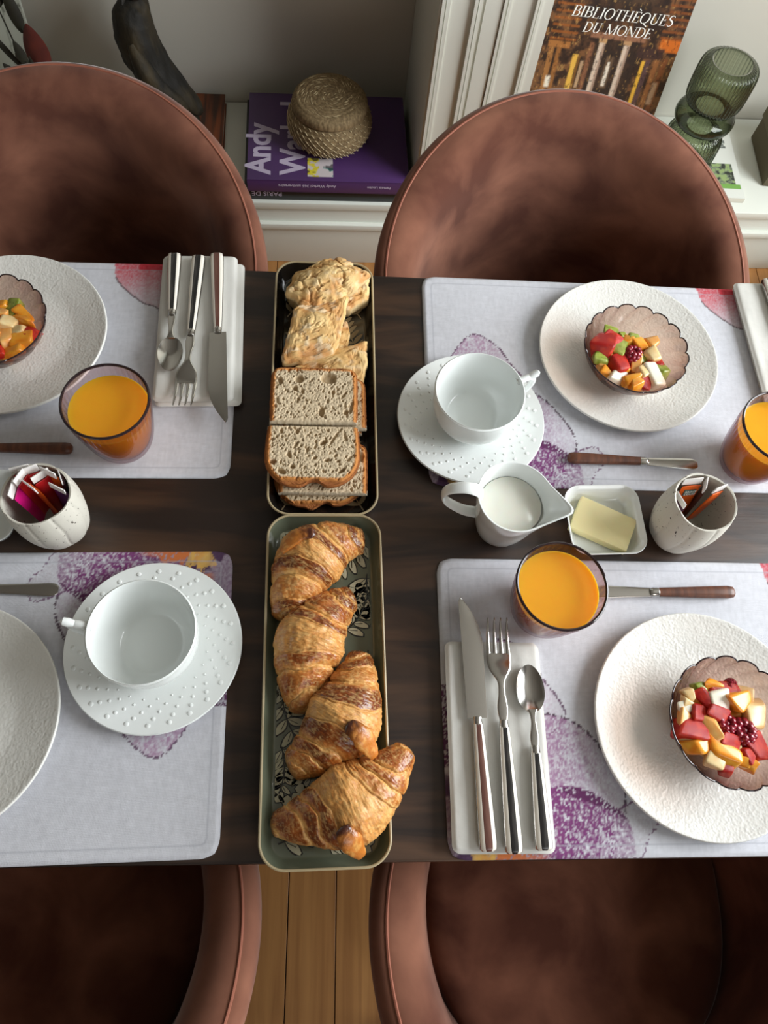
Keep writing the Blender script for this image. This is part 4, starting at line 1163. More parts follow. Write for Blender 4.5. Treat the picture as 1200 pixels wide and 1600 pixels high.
def flatbread(poly, z, th, dome, seed, label, tilt=(0, 0), pale=0.4, wrinkle=0.3):
    P = np.concatenate([np.linspace(poly[k], poly[(k + 1) % len(poly)], 12)[:-1] for k in range(len(poly))]); P = (np.roll(P, 1, 0) + 2 * P + np.roll(P, -1, 0)) / 4; c0 = P.mean(0); m = len(P); n = 56; rho = np.linspace(0, 1, n) ** 0.8
    an = np.arange(m); jag = 1 + 0.06 * (fbm(an * 0.35, an * 0, seed, 3) - 0.5) * 2
    D = (P - c0) * jag[:, None]
    X = c0[0] + rho[:, None] * D[:, 0]; Y = c0[1] + rho[:, None] * D[:, 1]; RH = np.repeat(rho[:, None], m, 1)
    nz = fbm(X * 130, Y * 130, seed + 2, 4); n3 = fbm(X * 45, Y * 45, seed + 5, 3); wr = fbm(X * 90 + Y * 60, Y * 260 - X * 130, seed + 7, 3)
    Z = th + dome * (1 - RH ** 2.2) + 0.006 * (n3 - 0.5) + 0.0020 * (nz - 0.5) - 0.0012 * sm(0.42, 0.34, wr) - wrinkle * 0.004 * sm(0.05, 0.0, np.abs(fbm(X * 55 + Y * 20, Y * 70, seed + 40, 3) - 0.5)) - 0.002 * sm(0.94, 1, RH)
    c = np.zeros(X.shape + (3,)) + lin((216, 172, 108)); c = mix3(c, (234, 202, 142), sm(0.48, 0.62, n3) * 0.7); c = mix3(c, (198, 132, 70), sm(0.46, 0.30, n3) * 0.6)
    c = mix3(c, (240, 224, 190), sm(0.55, 0.70, nz) * pale); c = mix3(c, (158, 104, 56), sm(0.36, 0.28, wr) * 0.45)
    V = [np.stack([X, Y, Z], -1).reshape(-1, 3)]; cc = [c.reshape(-1, 3)]; base = (n - 1) * m
    for z_, k in ((th * 0.6, 1.015), (th * 0.25, 1.0), (0.0, 0.95)):
        jx = 1 + 0.03 * (fbm(an * 0.9, an * 0 + z_ * 900, seed + 8, 2) - 0.5); V.append(np.stack([c0[0] + D[:, 0] * k * jx, c0[1] + D[:, 1] * k * jx, np.full(m, z_)], 1))
        s = fbm(an * 0.8, an * 0 + z_ * 700, seed + 9, 2); cc.append(mix3(np.zeros((m, 3)) + lin((236, 214, 166)), (206, 166, 104), s))
    V = np.concatenate(V); cc = np.concatenate(cc); V[:, 2] += (V[:, 0] - c0[0]) * tilt[0] + (V[:, 1] - c0[1]) * tilt[1]
    V[:, 2] += -V[:, 2].min()
    F = []
    for i in range(n + 2):
        for j in range(m):
            F.append((i * m + j, (i + 1) * m + j, (i + 1) * m + (j + 1) % m, i * m + (j + 1) % m))
    F.append(tuple((n + 2) * m + j for j in range(m - 1, -1, -1)))
    V[:, 0] -= c0[0]; V[:, 1] -= c0[1]
    return link('flatbread_piece', mesh('flatbread_piece', V, F, m_focaccia, cols=cc, ang=None), None, (c0[0], c0[1], z), 0, label, 'bread', 'torn flatbread pieces')


flatbread([(-0.002, 0.603), (0.018, 0.600), (0.0215, 0.583), (0.018, 0.563), (0.004, 0.553), (-0.02, 0.560), (-0.025, 0.59)], 0.7532, 0.012, 0.002, 5, 'small flatbread end peeking out between the diamond piece and the one below', pale=0.3)
flatbread([(-0.058, 0.503), (-0.044, 0.525), (0.0, 0.5505), (0.0435, 0.5650), (0.0425, 0.5337), (0.035, 0.500), (0.0, 0.494), (-0.04, 0.493)], 0.7532, 0.018, 0.006, 6, 'flatbread piece half hidden under the rectangular bread slice', (0.0, 0.05), 0.35)
flatbread([(-0.061, 0.633), (-0.05, 0.668), (-0.012, 0.680), (0.03, 0.677), (0.044, 0.664), (0.045, 0.632), (0.02, 0.614), (-0.02, 0.615), (-0.045, 0.618)], 0.7532, 0.022, 0.004, 8, 'lower flatbread piece showing its pale torn side at the far end of the tray', pale=0.5)
flatbread([(-0.0465, 0.602), (-0.0165, 0.610), (0.0195, 0.621), (0.011, 0.575), (0.003, 0.543), (-0.028, 0.5285), (-0.0605, 0.5225), (-0.0555, 0.561)], 0.7675, 0.015, 0.005, 9, 'diamond shaped flatbread piece with golden blistered crust', (-0.02, 0.12), 0.55)
flatbread([(-0.0605, 0.619), (-0.040, 0.648), (-0.032, 0.658), (-0.012, 0.671), (0.006, 0.673), (0.024, 0.668), (0.024, 0.661), (0.0475, 0.649), (0.022, 0.622), (0.0, 0.609), (-0.022, 0.602), (-0.038, 0.603)], 0.780, 0.013, 0.012, 12, 'topmost wrinkled flatbread piece at the far end of the tray', (0.05, 0.03), 0.3, 1.0)


# ------------------------------------------------------------------ napkins
def pillow(w, d, t, r, rc, seed, puff=0.0015):
    nu, nv = int(w / 0.003) + 8, int(d / 0.003) + 8; u = np.linspace(-1, 1, nu); v = np.linspace(-1, 1, nv)
    u = np.sign(u) * (1 - (1 - np.abs(u)) ** 1.0); U, V = np.meshgrid(u, v)
    X = U * w / 2; Y = V * d / 2
    for sx in (-1, 1):
        for sy in (-1, 1):
            cx, cy = sx * (w / 2 - rc), sy * (d / 2 - rc); du = (X - cx) * sx; dv = (Y - cy) * sy; k = (du > 0) & (dv > 0)
            a, b = du[k] / rc, dv[k] / rc; mm = np.maximum(np.maximum(a, b), 1e-9); s = mm / np.maximum(np.hypot(a, b), 1e-9)
            X[k] = cx + sx * du[k] * s; Y[k] = cy + sy * dv[k] * s
    e = np.minimum((1 - np.abs(U)) * w / 2, (1 - np.abs(V)) * d / 2)
    q = np.clip(1 - e / r, 0, 1); hz = np.sqrt(np.clip(1 - q ** 2, 0, 1))
    Zt = t / 2 + t / 2 * hz + puff * (fbm(X * 34, Y * 12, seed, 4) - 0.5) * 2.6 * hz; Zb = t / 2 - t / 2 * hz
    A = np.stack([X, Y, Zt], -1).reshape(-1, 3); B = np.stack([X, Y, Zb], -1).reshape(-1, 3)
    F = gridf(nu, nv); idx = np.arange(nu * nv).reshape(nv, nu); rim = np.concatenate([idx[0], idx[1:, -1], idx[-1, -2::-1], idx[-2:0:-1, 0]]); k = len(rim)
    side = np.stack([rim, rim + nu * nv, np.roll(rim, -1) + nu * nv, np.roll(rim, -1)], 1)
    return np.concatenate([A, B]), np.concatenate([F, F[:, ::-1] + nu * nv, side])


def napkin(x, y, rot, w, d, hs, label, seed, offs):
    t = thing('cloth_napkin', label, 'napkin', (x, y, MT + 0.0002), rot, 'folded white napkins')
    z = 0
    for i, (h, (ox, oy, sw, sd)) in enumerate(zip(hs, offs)):
        v, f = pillow(w * sw, d * sd, h, 0.004 if h < 0.008 else 0.006, 0.007, seed + i)
        link('fold', mesh('fold', v, f, m_linen, ang=None), t, (ox, oy, z)); z += h - 0.0004
    return MT + z


NZ1 = napkin(-0.167, 0.584, math.radians(2.5), 0.100, 0.221, (0.006, 0.0085), 'folded white napkin under the cutlery on the far left placemat', 3, ((0.004, -0.003, 1.02, 0.975), (-0.001, 0.001, 0.95, 0.99)))
NZ2 = napkin(0.1745, 0.0872, math.radians(-0.4), 0.101, 0.208, (0.005, 0.007), 'folded white napkin under the cutlery on the near right placemat', 5, ((0.002, 0.0, 0.99, 0.99), (-0.0005, 0.0005, 0.99, 0.985)))
NZ3 = napkin(0.594, 0.582, math.radians(1.5), 0.100, 0.218, (0.006, 0.0085), 'folded white napkin at the right edge of the far right placemat', 7, ((0.003, 0, 1, 0.99), (-0.001, 0, 0.97, 0.99)))


# ------------------------------------------------------------------ cutlery
def ell_loft(st, n=16, p=1.0):
    """stations (y, x centre, z centre, half width, half thickness)"""
    a = np.linspace(0, 2 * PI, n, endpoint=False); R = []
    for y, x, z, hw, ht in st:
        ca = np.sign(np.cos(a)) * np.abs(np.cos(a)) ** p; sa = np.sign(np.sin(a)) * np.abs(np.sin(a)) ** p
        R.append(np.stack([x + hw * ca, np.full(n, y), z + ht * sa], 1))
    return loft(R)


def handle_mesh(L, dark):
    """striped handle: white, dark, white facets on top, silver down the sides; from y=0 (ferrule) to y=-L"""
    n = 28; a = np.linspace(0, 2 * PI, n, endpoint=False) + PI / n
    S = [(0, .0052, .0042), (-L * .15, .0061, .0046), (-L * .6, .0080, .0056), (-L * .93, .0089, .0062), (-L * .98, .0083, .0057), (-L, .0056, .0036)]
    R = [np.stack([hw * np.sign(np.cos(a)) * np.abs(np.cos(a)) ** .8, np.full(n, y), ht * np.sign(np.sin(a)) * np.abs(np.sin(a)) ** .8], 1) for y, hw, ht in S]
    V, F = loft(R); mi = []
    for k in range((len(R) - 1) * n):
        j = k % n; mid = (a[j] + PI / n) % (2 * PI); x = math.cos(mid)
        if abs(x) > 0.90: mi.append(0)
        elif abs(x) < 0.30: mi.append(2)
        else: mi.append(1)
    mi += [1, 1]
    return mesh('handle', V, F, [m_hsilver, m_hwhite, dark], midx=mi, ang=50)


HM = {'knife': handle_mesh(0.117, m_hred), 'fork': handle_mesh(0.116, m_hblack), 'spoon': handle_mesh(0.0885, m_hblack)}
FER = mesh('ferrule', *ell_loft([(-0.001, 0, 0, .0049, .0043), (0.0005, 0, 0, .0050, .0044), (0.006, 0, 0, .0046, .0040), (0.0075, 0, 0, .0042, .0036)]), m_steel)


def knife_blade():
    Y = np.linspace(0.006, 0.133, 40); R = []
    for y in Y:
        t = (y - 0.006) / 0.127
        xr = 0.0100 + 0.0022 * math.sin(PI * t * 0.8); xl = -0.0100
        if t > 0.62: xr = lerp(xr, -0.0070, ((t - 0.62) / 0.38) ** 1.9)
        if t > 0.95: xl = lerp(xl, -0.0075, ((t - 0.95) / 0.05) ** 2)
        th = 0.0011
        R.append(np.array([(xl, y, -th * .7), (lerp(xl, xr, .5), y, -th), (xr, y, -0.0002), (xr, y, 0.0002), (lerp(xl, xr, .5), y, th), (xl, y, th * .7)]))
    return mesh('blade', *loft(R), m_steel, ang=35)


def fork_head():
    prof = cr([(0.006, .0042, 0.0), (0.02, .0055, .0012), (0.034, .0036, .0026), (0.046, .0042, .0030), (0.058, .0110, .0014), (0.068, .0128, .0), (0.0755, .0126, -.0002)], 6)
    body = ell_loft([(q[0], 0, q[2], q[1], .0011) for q in prof], 16, .8)
    tines = []
    for k in range(4):
        xc = -0.0105 + 0.007 * k
        tp = cr([(0.074, .0024, -.0002), (0.085, .0020, 0.0012), (0.098, .0015, .0042), (0.108, .0010, .0078), (0.1115, .0006, .0092)], 4)
        tines.append(ell_loft([(q[0], xc * (1 - 0.05 * i / len(tp)), q[2], q[1], .0009) for i, q in enumerate(tp)], 8))
    return mesh('neck', *body, m_steel, ang=50), [mesh('tine', *q, m_steel) for q in tines]


def spoon_head():
    prof = cr([(0.004, .0040, 0), (0.016, .0046, .0015), (0.028, .0030, .0034), (0.037, .0034, .0032), (0.0425, .0056, .002)], 5)
    neck = ell_loft([(q[0], 0, q[2], q[1], .0012) for q in prof], 14, .8)
    # bowl: egg outline, concave upwards
    m = 48; n = 14; a = np.linspace(0, 2 * PI, m, endpoint=False); L, Wd = 0.0245, 0.0148
    bx = Wd * np.cos(a) * (1 - 0.10 * np.sin(a)); by = 0.064 + L * np.sin(a)
    T = []; B = []
    for k in range(n + 1):
        r = (k / n); z = -0.0058 * (1 - r ** 2.1) + 0.0014
        T.append(np.stack([bx * r + (1e-5 if k == 0 else 0) * np.cos(a), 0.064 + (by - 0.064) * r + (1e-5 if k == 0 else 0) * np.sin(a), np.full(m, z)], 1))
        B.append(np.stack([bx * r, 0.064 + (by - 0.064) * r, np.full(m, z - 0.0011)], 1))
    bowl = loft(T + B[::-1], True, (False, False))
    return mesh('neck', *neck, m_steel, ang=50), mesh('spoon_bowl', *bowl, m_steel, ang=60)


KB, FH, SH = knife_blade(), fork_head(), spoon_head()


def cutlery(kind, x, y, rot, z, label, tilt=0.0, flip=1):
    t = thing('table_' + kind, label, kind, (x, y, z), (tilt, 0, rot), f'striped {kind} set' if kind != 'knife' else 'striped knives')
    link('handle', HM[kind], t); link('ferrule', FER, t)
    if kind == 'knife':
        b = link('blade', KB, t); b.scale = (flip, 1, 1)
    elif kind == 'fork':
        nk = link('neck', FH[0], t)
        for q in FH[1]: link('tine', q, t)
    else:
        link('neck', SH[0], t); link('spoon_bowl', SH[1], t)


def aim(x0, y0, x1, y1): return math.atan2(-(x1 - x0), y1 - y0)


zb = NZ2 + 0.0066
cutlery('knife', 0.1533, 0.1038, aim(.158, -.0138, .1510, .2324), zb, 'table knife with reddish striped handle on the near right napkin', 0.010)
cutlery('fork', 0.1800, 0.1005, aim(.1815, -.0166, .1798, .2102), zb, 'table fork with black striped handle in the middle of the near right napkin', 0.0)
cutlery('spoon', 0.2100, 0.0757, aim(.2110, -.0117, .2113, .1666), zb, 'teaspoon with black striped handle on the right of the near right napkin', -0.005)
zb = NZ1 + 0.0066
cutlery('spoon', -0.1978, 0.5985, aim(-.2030, .6898, -.1915, .5044), zb, 'teaspoon with black striped handle on the left of the far left napkin', 0.0)
cutlery('fork', -0.1722, 0.5695, aim(-.1735, .682, -.1722, .460), zb, 'table fork with black striped handle in the middle of the far left napkin', 0.0)
cutlery('knife', -0.1405, 0.5745, aim(-.1518, .6948, -.1290, .4344), zb, 'table knife with reddish striped handle hanging past the far left napkin', 0.008, 1)
cutlery('spoon', 0.5885, 0.600, aim(.586, .69, .593, .50), NZ3 + 0.0066, 'dark handled spoon cut by the right edge on the far right napkin', 0.0)


def spreader(x, y, rot, label, z):
    """small butter knife; +y is the blade, origin at the ferrule"""
    t = thing('butter_spreader', label, 'butter knife', (x, y, z), (0, 0, rot), 'wood handled butter spreaders')
    link('handle', mesh('handle', *ell_loft([(0.0, 0, 0, .0050, .0042), (-0.02, 0, 0, .0056, .0046), (-0.06, 0, 0, .0068, .0054), (-0.082, 0, 0, .0072, .0056), (-0.0875, 0, 0, .0062, .0048), (-0.0895, 0, 0, .0035, .0027)], 18, .85), m_hwood, ang=60), t)
    link('ferrule', mesh('ferrule', *ell_loft([(-0.001, 0, 0, .0053, .0045), (0.0, 0, 0, .0056, .0047), (0.003, 0, 0, .0053, .0045), (0.0045, 0, 0, .0056, .0047), (0.0075, 0, 0, .0050, .0042), (0.009, 0, 0, .0043, .0035)], 18), m_steel), t)
    st = cr([(0.007, 0, 0, .0052, .0011), (0.02, 0.0002, 0, .0056, .0010), (0.045, 0.0006, 0, .0066, .0009), (0.06, 0.0008, 0, .0072, .0008), (0.067, 0.0008, 0, .0064, .0007), (0.0705, 0.0008, 0, .0038, .0006)], 5)
    link('blade', mesh('blade', *ell_loft(st, 16, .75), m_steel, ang=50), t)


zs = MT + 0.0058
spreader(0.3735, 0.4139, aim(.2835, .4141, .438, .4105), 'wooden handled butter spreader on the far right placemat behind the pot', zs)
spreader(0.3680, 0.2489, aim(.465, .2487, .30, .2465), 'wooden handled butter spreader behind the juice tumbler on the near right placemat', zs)
spreader(-0.3835, 0.4100, aim(-.2937, .411, -.45, .4085), 'wooden handled butter spreader pointing left on the far left placemat', zs)
spreader(-0.3545, 0.2445, aim(-.44, .2437, -.2827, .2457), 'butter spreader with only its blade in view on the near left placemat', zs - 0.003)

# ------------------------------------------------------------------ things on the shelves
SZ = 0.205


def book(name, label, x0, x1, y0, y1, z0, z1, mcover, rot=0.0, mtop=None):
    cx, cy = (x0 + x1) / 2, (y0 + y1) / 2; wx, wy, h = x1 - x0, y1 - y0, z1 - z0
    t = thing(name, label, 'book', W(cx, cy, z0), WT + rot)
    link('pages', mesh('pages', *box(-wx / 2 + 0.003, wx / 2 - 0.003, -wy / 2 + 0.002, wy / 2 - 0.003, 0.0025, h - 0.0025, 0.0005), m_paper), t)
    link('cover', mesh('cover', *join([box(-wx / 2, wx / 2, -wy / 2, wy / 2, 0, 0.003, 0.0006), box(-wx / 2, wx / 2, -wy / 2, wy / 2, h - 0.003, h, 0.0006), box(-wx / 2, wx / 2, -wy / 2, -wy / 2 + 0.003, 0.0005, h - 0.0005, 0.0006)]), mcover), t)
    return t


b0 = book('black_book', 'black book lying flat under the purple book', -0.209, 0.17, 0.002, 0.29, SZ, SZ + 0.033, m_blackbook)
def spine_m(x, y, z): return Matrix(((-1, 0, 0, x), (0, 0, -1, y), (0, -1, 0, z), (0, 0, 0, 1)))
text('PARIS DE BELLE', 0.0175, m_letter_p, b0, spine_m(0.086 - 0.19, -0.1443, 0.0235), 'spine_lettering', 0.0, 1.0)
b1 = book('purple_book', 'large purple book with lilac lettering under the round basket', -0.2, 0.168, -0.008, 0.272, SZ + 0.033, SZ + 0.067, m_purple)
BH = 0.034


def cover_m(x, y): return Matrix(((0, -1, 0, x), (1, 0, 0, y), (0, 0, 1, BH + 0.0002), (0, 0, 0, 1)))


text('Andy', 0.079, m_letter_p, b1, cover_m(0.0665 - 0.2 + 0.0, -0.122), 'cover_lettering', 0.0022, 0.95)
text('Warhol', 0.079, m_letter_p, b1, cover_m(0.1405 - 0.2 + 0.004, -0.122), 'cover_lettering', 0.0022, 0.95)
text('Andy Warhol 365 anniversaire', 0.0105, m_letter_p, b1, spine_m(0.016, -0.1402, 0.0225), 'spine_lettering', 0.0002)
text('Pamela Louise', 0.0095, m_letter_p, b1, spine_m(0.142, -0.1402, 0.0215), 'spine_lettering', 0.0001)
n_ = 40; gx, gy = np.meshgrid(np.linspace(0, 1, n_), np.linspace(0, 1, n_)); nn = fbm(gx * 4, gy * 4, 3, 3)
cc = np.zeros((n_, n_, 3)) + lin((214, 204, 206)); cc = mix3(cc, (222, 206, 60), (gx < 0.45) * sm(0.4, 0.5, nn)); cc = mix3(cc, (62, 150, 140), sm(0.55, 0.6, nn) * (gy < 0.5) * (gx > 0.3)); cc = mix3(cc, (60, 52, 60), sm(0.62, 0.66, nn) * 0.8)
pv = np.stack([-0.048 + gx * 0.058, -0.128 + gy * 0.058, np.full_like(gx, BH + 0.0006)], -1).reshape(-1, 3)
link('cover_picture', mesh('cover_picture', pv, gridf(n_, n_), m_print, cols=cc.reshape(-1, 3)), b1)


# seagrass basket with its lid on the purple book
def basket():
    z0 = SZ + 0.067
    t = thing('seagrass_basket', 'round woven seagrass basket with lid on the purple book', 'basket', W(-0.012, 0.132, z0), WT); t.scale = (1.07, 1.07, 1.0)
    P = interp_prof([(0.0001, 0.0), (0.055, 0.0), (0.072, 0.008), (0.086, 0.028), (0.0895, 0.048), (0.083, 0.07), (0.070, 0.084), (0.064, 0.088)], 14)

    def coil(k, th, r, z):
        s = k * 0.16 if False else z[0] / 0.0085
        return r + 0.0018 * np.abs(np.sin(PI * (s + th / (2 * PI)))) ** 0.7 - 0.001, z
    link('basket_body', mesh('basket_body', *lathe([tuple(q) for q in P], 120, coil), m_wicker, ang=None), t)
    L = interp_prof([(0.068, 0.0815), (0.0775, 0.082), (0.0795, 0.088), (0.0775, 0.097), (0.068, 0.1045), (0.045, 0.108), (0.02, 0.1095), (0.0001, 0.11)], 14)

    def coil2(k, th, r, z):
        return r, z + 0.0017 * np.abs(np.sin(PI * (r / 0.0085 + th / (2 * PI)))) ** 0.7 * (r < 0.071)
    lid = link('lid', mesh('lid', *lathe([tuple(q) for q in L], 120, coil2), m_wicker, ang=None), t)
    st = []; zz = np.array([q[1] for q in P]); rr = np.array([q[0] for q in P])
    for row in range(8):
        z = 0.016 + row * 0.0085; r = np.interp(z, zz, rr) + 0.0014
        for k in range(34):
            a = 2 * PI * (k + 0.37 * row) / 34
            p = [np.array([(r - 0.0004) * math.cos(a + s * 0.05), (r - 0.0004) * math.sin(a + s * 0.05), z - s * 0.0046]) for s in (-1, 0, 1)]
            st.append(tube(p, [0.0004, 0.00085, 0.0004], 5))
    link('stitches', mesh('stitches', *join(st), m_stitch), t, kind='stuff')
    sl = []
    for k in range(130):
        a = rnd.uniform(0, 2 * PI); r = 0.066 * math.sqrt(rnd.random()); z = np.interp(r, [0, 0.02, 0.045, 0.066], [0.1117, 0.1112, 0.1097, 0.106])
        sl.append(tube([np.array([(r + s * 0.002) * math.cos(a + s * 0.10), (r + s * 0.002) * math.sin(a + s * 0.10), z]) for s in (-1, 0, 1)], [0.0004, 0.0007, 0.0004], 5))
    link('stitches', mesh('stitches', *join(sl), m_stitch), lid, kind='stuff')


basket()

# orange brown book and dark carved bird left of the purple book
m_orange = M('orange_brown_cover', (122, 62, 28), 0.45, col2=(58, 34, 22), nscale=(60, 4, 60), ndet=3, lo=0.42, hi=0.6)
book('patterned_book', 'orange brown patterned book lying left of the purple book', -0.47, -0.2635, 0.06, 0.313, SZ, SZ + 0.028, m_orange)


def bird():
    z0 = SZ + 0.0285
    t = thing('carved_bird', 'dark carved bird figure behind the left far chair', 'figurine', W(-0.405, 0.205, z0), WT)
    # body axis from tail (right, low) up to the neck
    C = cr([(0.092, 0.0, 0.035), (0.072, -0.005, 0.062), (0.040, -0.01, 0.10), (0.006, -0.008, 0.15), (-0.014, -0.002, 0.20), (-0.016, 0.004, 0.245), (-0.006, 0.008, 0.28), (-0.003, 0.006, 0.297)], 8)
    rr = np.interp(np.linspace(0, 1, len(C)), [0, .08, .2, .4, .6, .75, .88, 1], [.010, .024, .036, .049, .057, .050, .034, .012])
    V, F = tube(C, rr, 40, flat=(0.8, 1.0)); V = np.array(V); k = fbm(V[:, 0] * 40 + V[:, 1] * 30, V[:, 2] * 26, 5, 4)
    a = V - V.mean(0); V = V + a / (np.linalg.norm(a, axis=1)[:, None] + 1e-9) * ((k - 0.5) * 0.02)[:, None]
    b = link('body', mesh('body', V, F, m_bird, ang=None), t)
    hc = cr([(-0.003, 0.006, 0.29), (-0.004, 0.0, 0.305), (-0.010, -0.012, 0.325), (-0.012, -0.03, 0.336), (-0.012, -0.05, 0.333), (-0.012, -0.075, 0.325)], 6)
    link('head', mesh('head', *tube(hc, np.interp(np.linspace(0, 1, len(hc)), [0, .25, .5, .7, 1], [.011, .017, .02, .012, .002]), 20), m_bird), t)
    wg = []
    for s in (-1, 1):
        w = cr([(-0.02, -0.008 + s * 0.040, 0.23), (0.004, -0.01 + s * 0.046, 0.16), (0.045, -0.01 + s * 0.034, 0.10), (0.088, s * 0.014, 0.05)], 8)
        link('wing', mesh('wing', *tube(w, np.interp(np.linspace(0, 1, len(w)), [0, .3, .7, 1], [.008, .022, .017, .004]), 20), m_bird), t)
    for s in (-1, 1):
        link('leg', mesh('leg', *tube([(0.03, s * 0.016, 0.105), (0.022, s * 0.018, 0.05), (0.03, s * 0.018, 0.006)], [0.010, 0.006, 0.007], 10), m_bird), t)
    link('base', mesh('base', *slab(rrect(0.11, 0.075, 0.02) + np.array([0.03, 0]), 0.0, 0.012, 0.003), m_bird), t)


bird()


# white printed card and leaf spray at the far left
cw, chh = 0.26, 0.34; nx, ny = 90, 120; gx, gy = np.meshgrid(np.linspace(0, 1, nx), np.linspace(0, 1, ny))
cc = np.zeros((ny, nx, 3)) + lin((196, 200, 186)); nn = fbm(gx * 40, gy * 30, 8, 3)
cc = mix3(cc, (110, 112, 100), (gy > 0.66) * sm(0.54, 0.60, nn) * 0.8); cc = mix3(cc, (140, 146, 130), (np.abs(gx - 0.76 - 0.12 * gy) < 0.006) * 0.7)
ct = thing('printed_card', 'white printed card leaning at the far left of the shelf behind the leaves', 'card', W(-0.93, 0.262, SZ), 0)
ct.rotation_euler = (math.radians(-8), 0, WT)
link('card_board', mesh('card_board', *box(0, cw, 0, 0.006, 0.0, chh, 0.0008), M('card_white', (206, 208, 196), 0.7)), ct)
pv = np.stack([gx * (cw - 0.004) + 0.002, np.full_like(gx, -0.0006), gy * (chh - 0.004) + 0.002], -1).reshape(-1, 3)
link('print', mesh('print', pv, gridf(nx, ny), m_print, cols=cc.reshape(-1, 3)), ct)


def leaf_mesh(L, w, curl, seed):
    n, m = 14, 7; V = []
    for i in range(n):
        t = i / (n - 1); hw = w / 2 * math.sin(PI * min(1, t * 0.94 + 0.05) ** 0.8) ** 0.8
        for j in range(m):
            s = -1 + 2 * j / (m - 1); V.append((s * hw, curl * L * t * t + 0.25 * hw * s * s, L * t))
    V = np.array(V); F = gridf(m, n); B = V.copy(); B[:, 1] += 0.0012
    return np.concatenate([V, B]), np.concatenate([F, F[:, ::-1] + n * m])


vs = thing('leaf_spray', 'spray of dark and red dried leaves in a small pot at the far left', 'plant', W(-0.652, 0.2, SZ), WT)
link('pot', mesh('pot', *lathe([(0.0001, 0), (0.03, 0), (0.036, 0.01), (0.042, 0.05), (0.04, 0.07), (0.036, 0.07), (0.037, 0.05), (0.03, 0.012), (0.0001, 0.012)], 40), M('dark_pot', (52, 46, 40), 0.6), ang=50), vs)
m_lred = M('red_leaf', (112, 44, 32), 0.6, col2=(84, 34, 30), nscale=(40, 40, 20)); m_ldark = M('dark_leaf', (44, 44, 30), 0.6, col2=(30, 26, 20), nscale=(40, 40, 20)); m_lgrey = M('grey_leaf', (108, 96, 84), 0.6)
for (dx, dy, dz, L, w, curl, az, lean, mm) in ((0.012, 0.0, 0.10, 0.125, 0.05, -.1, 0.0, 0.05, m_lred), (-0.002, 0.01, 0.19, 0.10, 0.026, .1, .3, -.10, m_ldark), (-0.03, 0.0, 0.12, 0.11, 0.013, .1, .2, -0.45, m_ldark), (-0.012, -0.01, 0.13, 0.06, 0.02, 0, .4, -.15, m_ldark),
                                              (-0.022, 0.0, 0.09, 0.06, 0.022, 0, -.3, -.2, m_lgrey), (-0.045, 0.0, 0.085, 0.05, 0.02, 0, .3, -.4, m_ldark), (-0.035, 0.01, 0.24, 0.05, 0.02, .3, .5, .6, m_ldark), (0.0, -0.012, 0.09, 0.06, 0.016, .1, 0, -.05, m_ldark)):
    dz += 0.045
    o = link('leaf', mesh('leaf', *leaf_mesh(L, w, curl, 1), mm, ang=None), vs, (dx, dy, dz), (0, lean, az))
    link('stem', mesh('stem', *tube([(dx * 0.2, dy * 0.2, 0.014), (dx * 0.7, dy * 0.7, dz * 0.6), (dx, dy, dz + 0.01)], 0.0016, 6), m_ldark), vs)


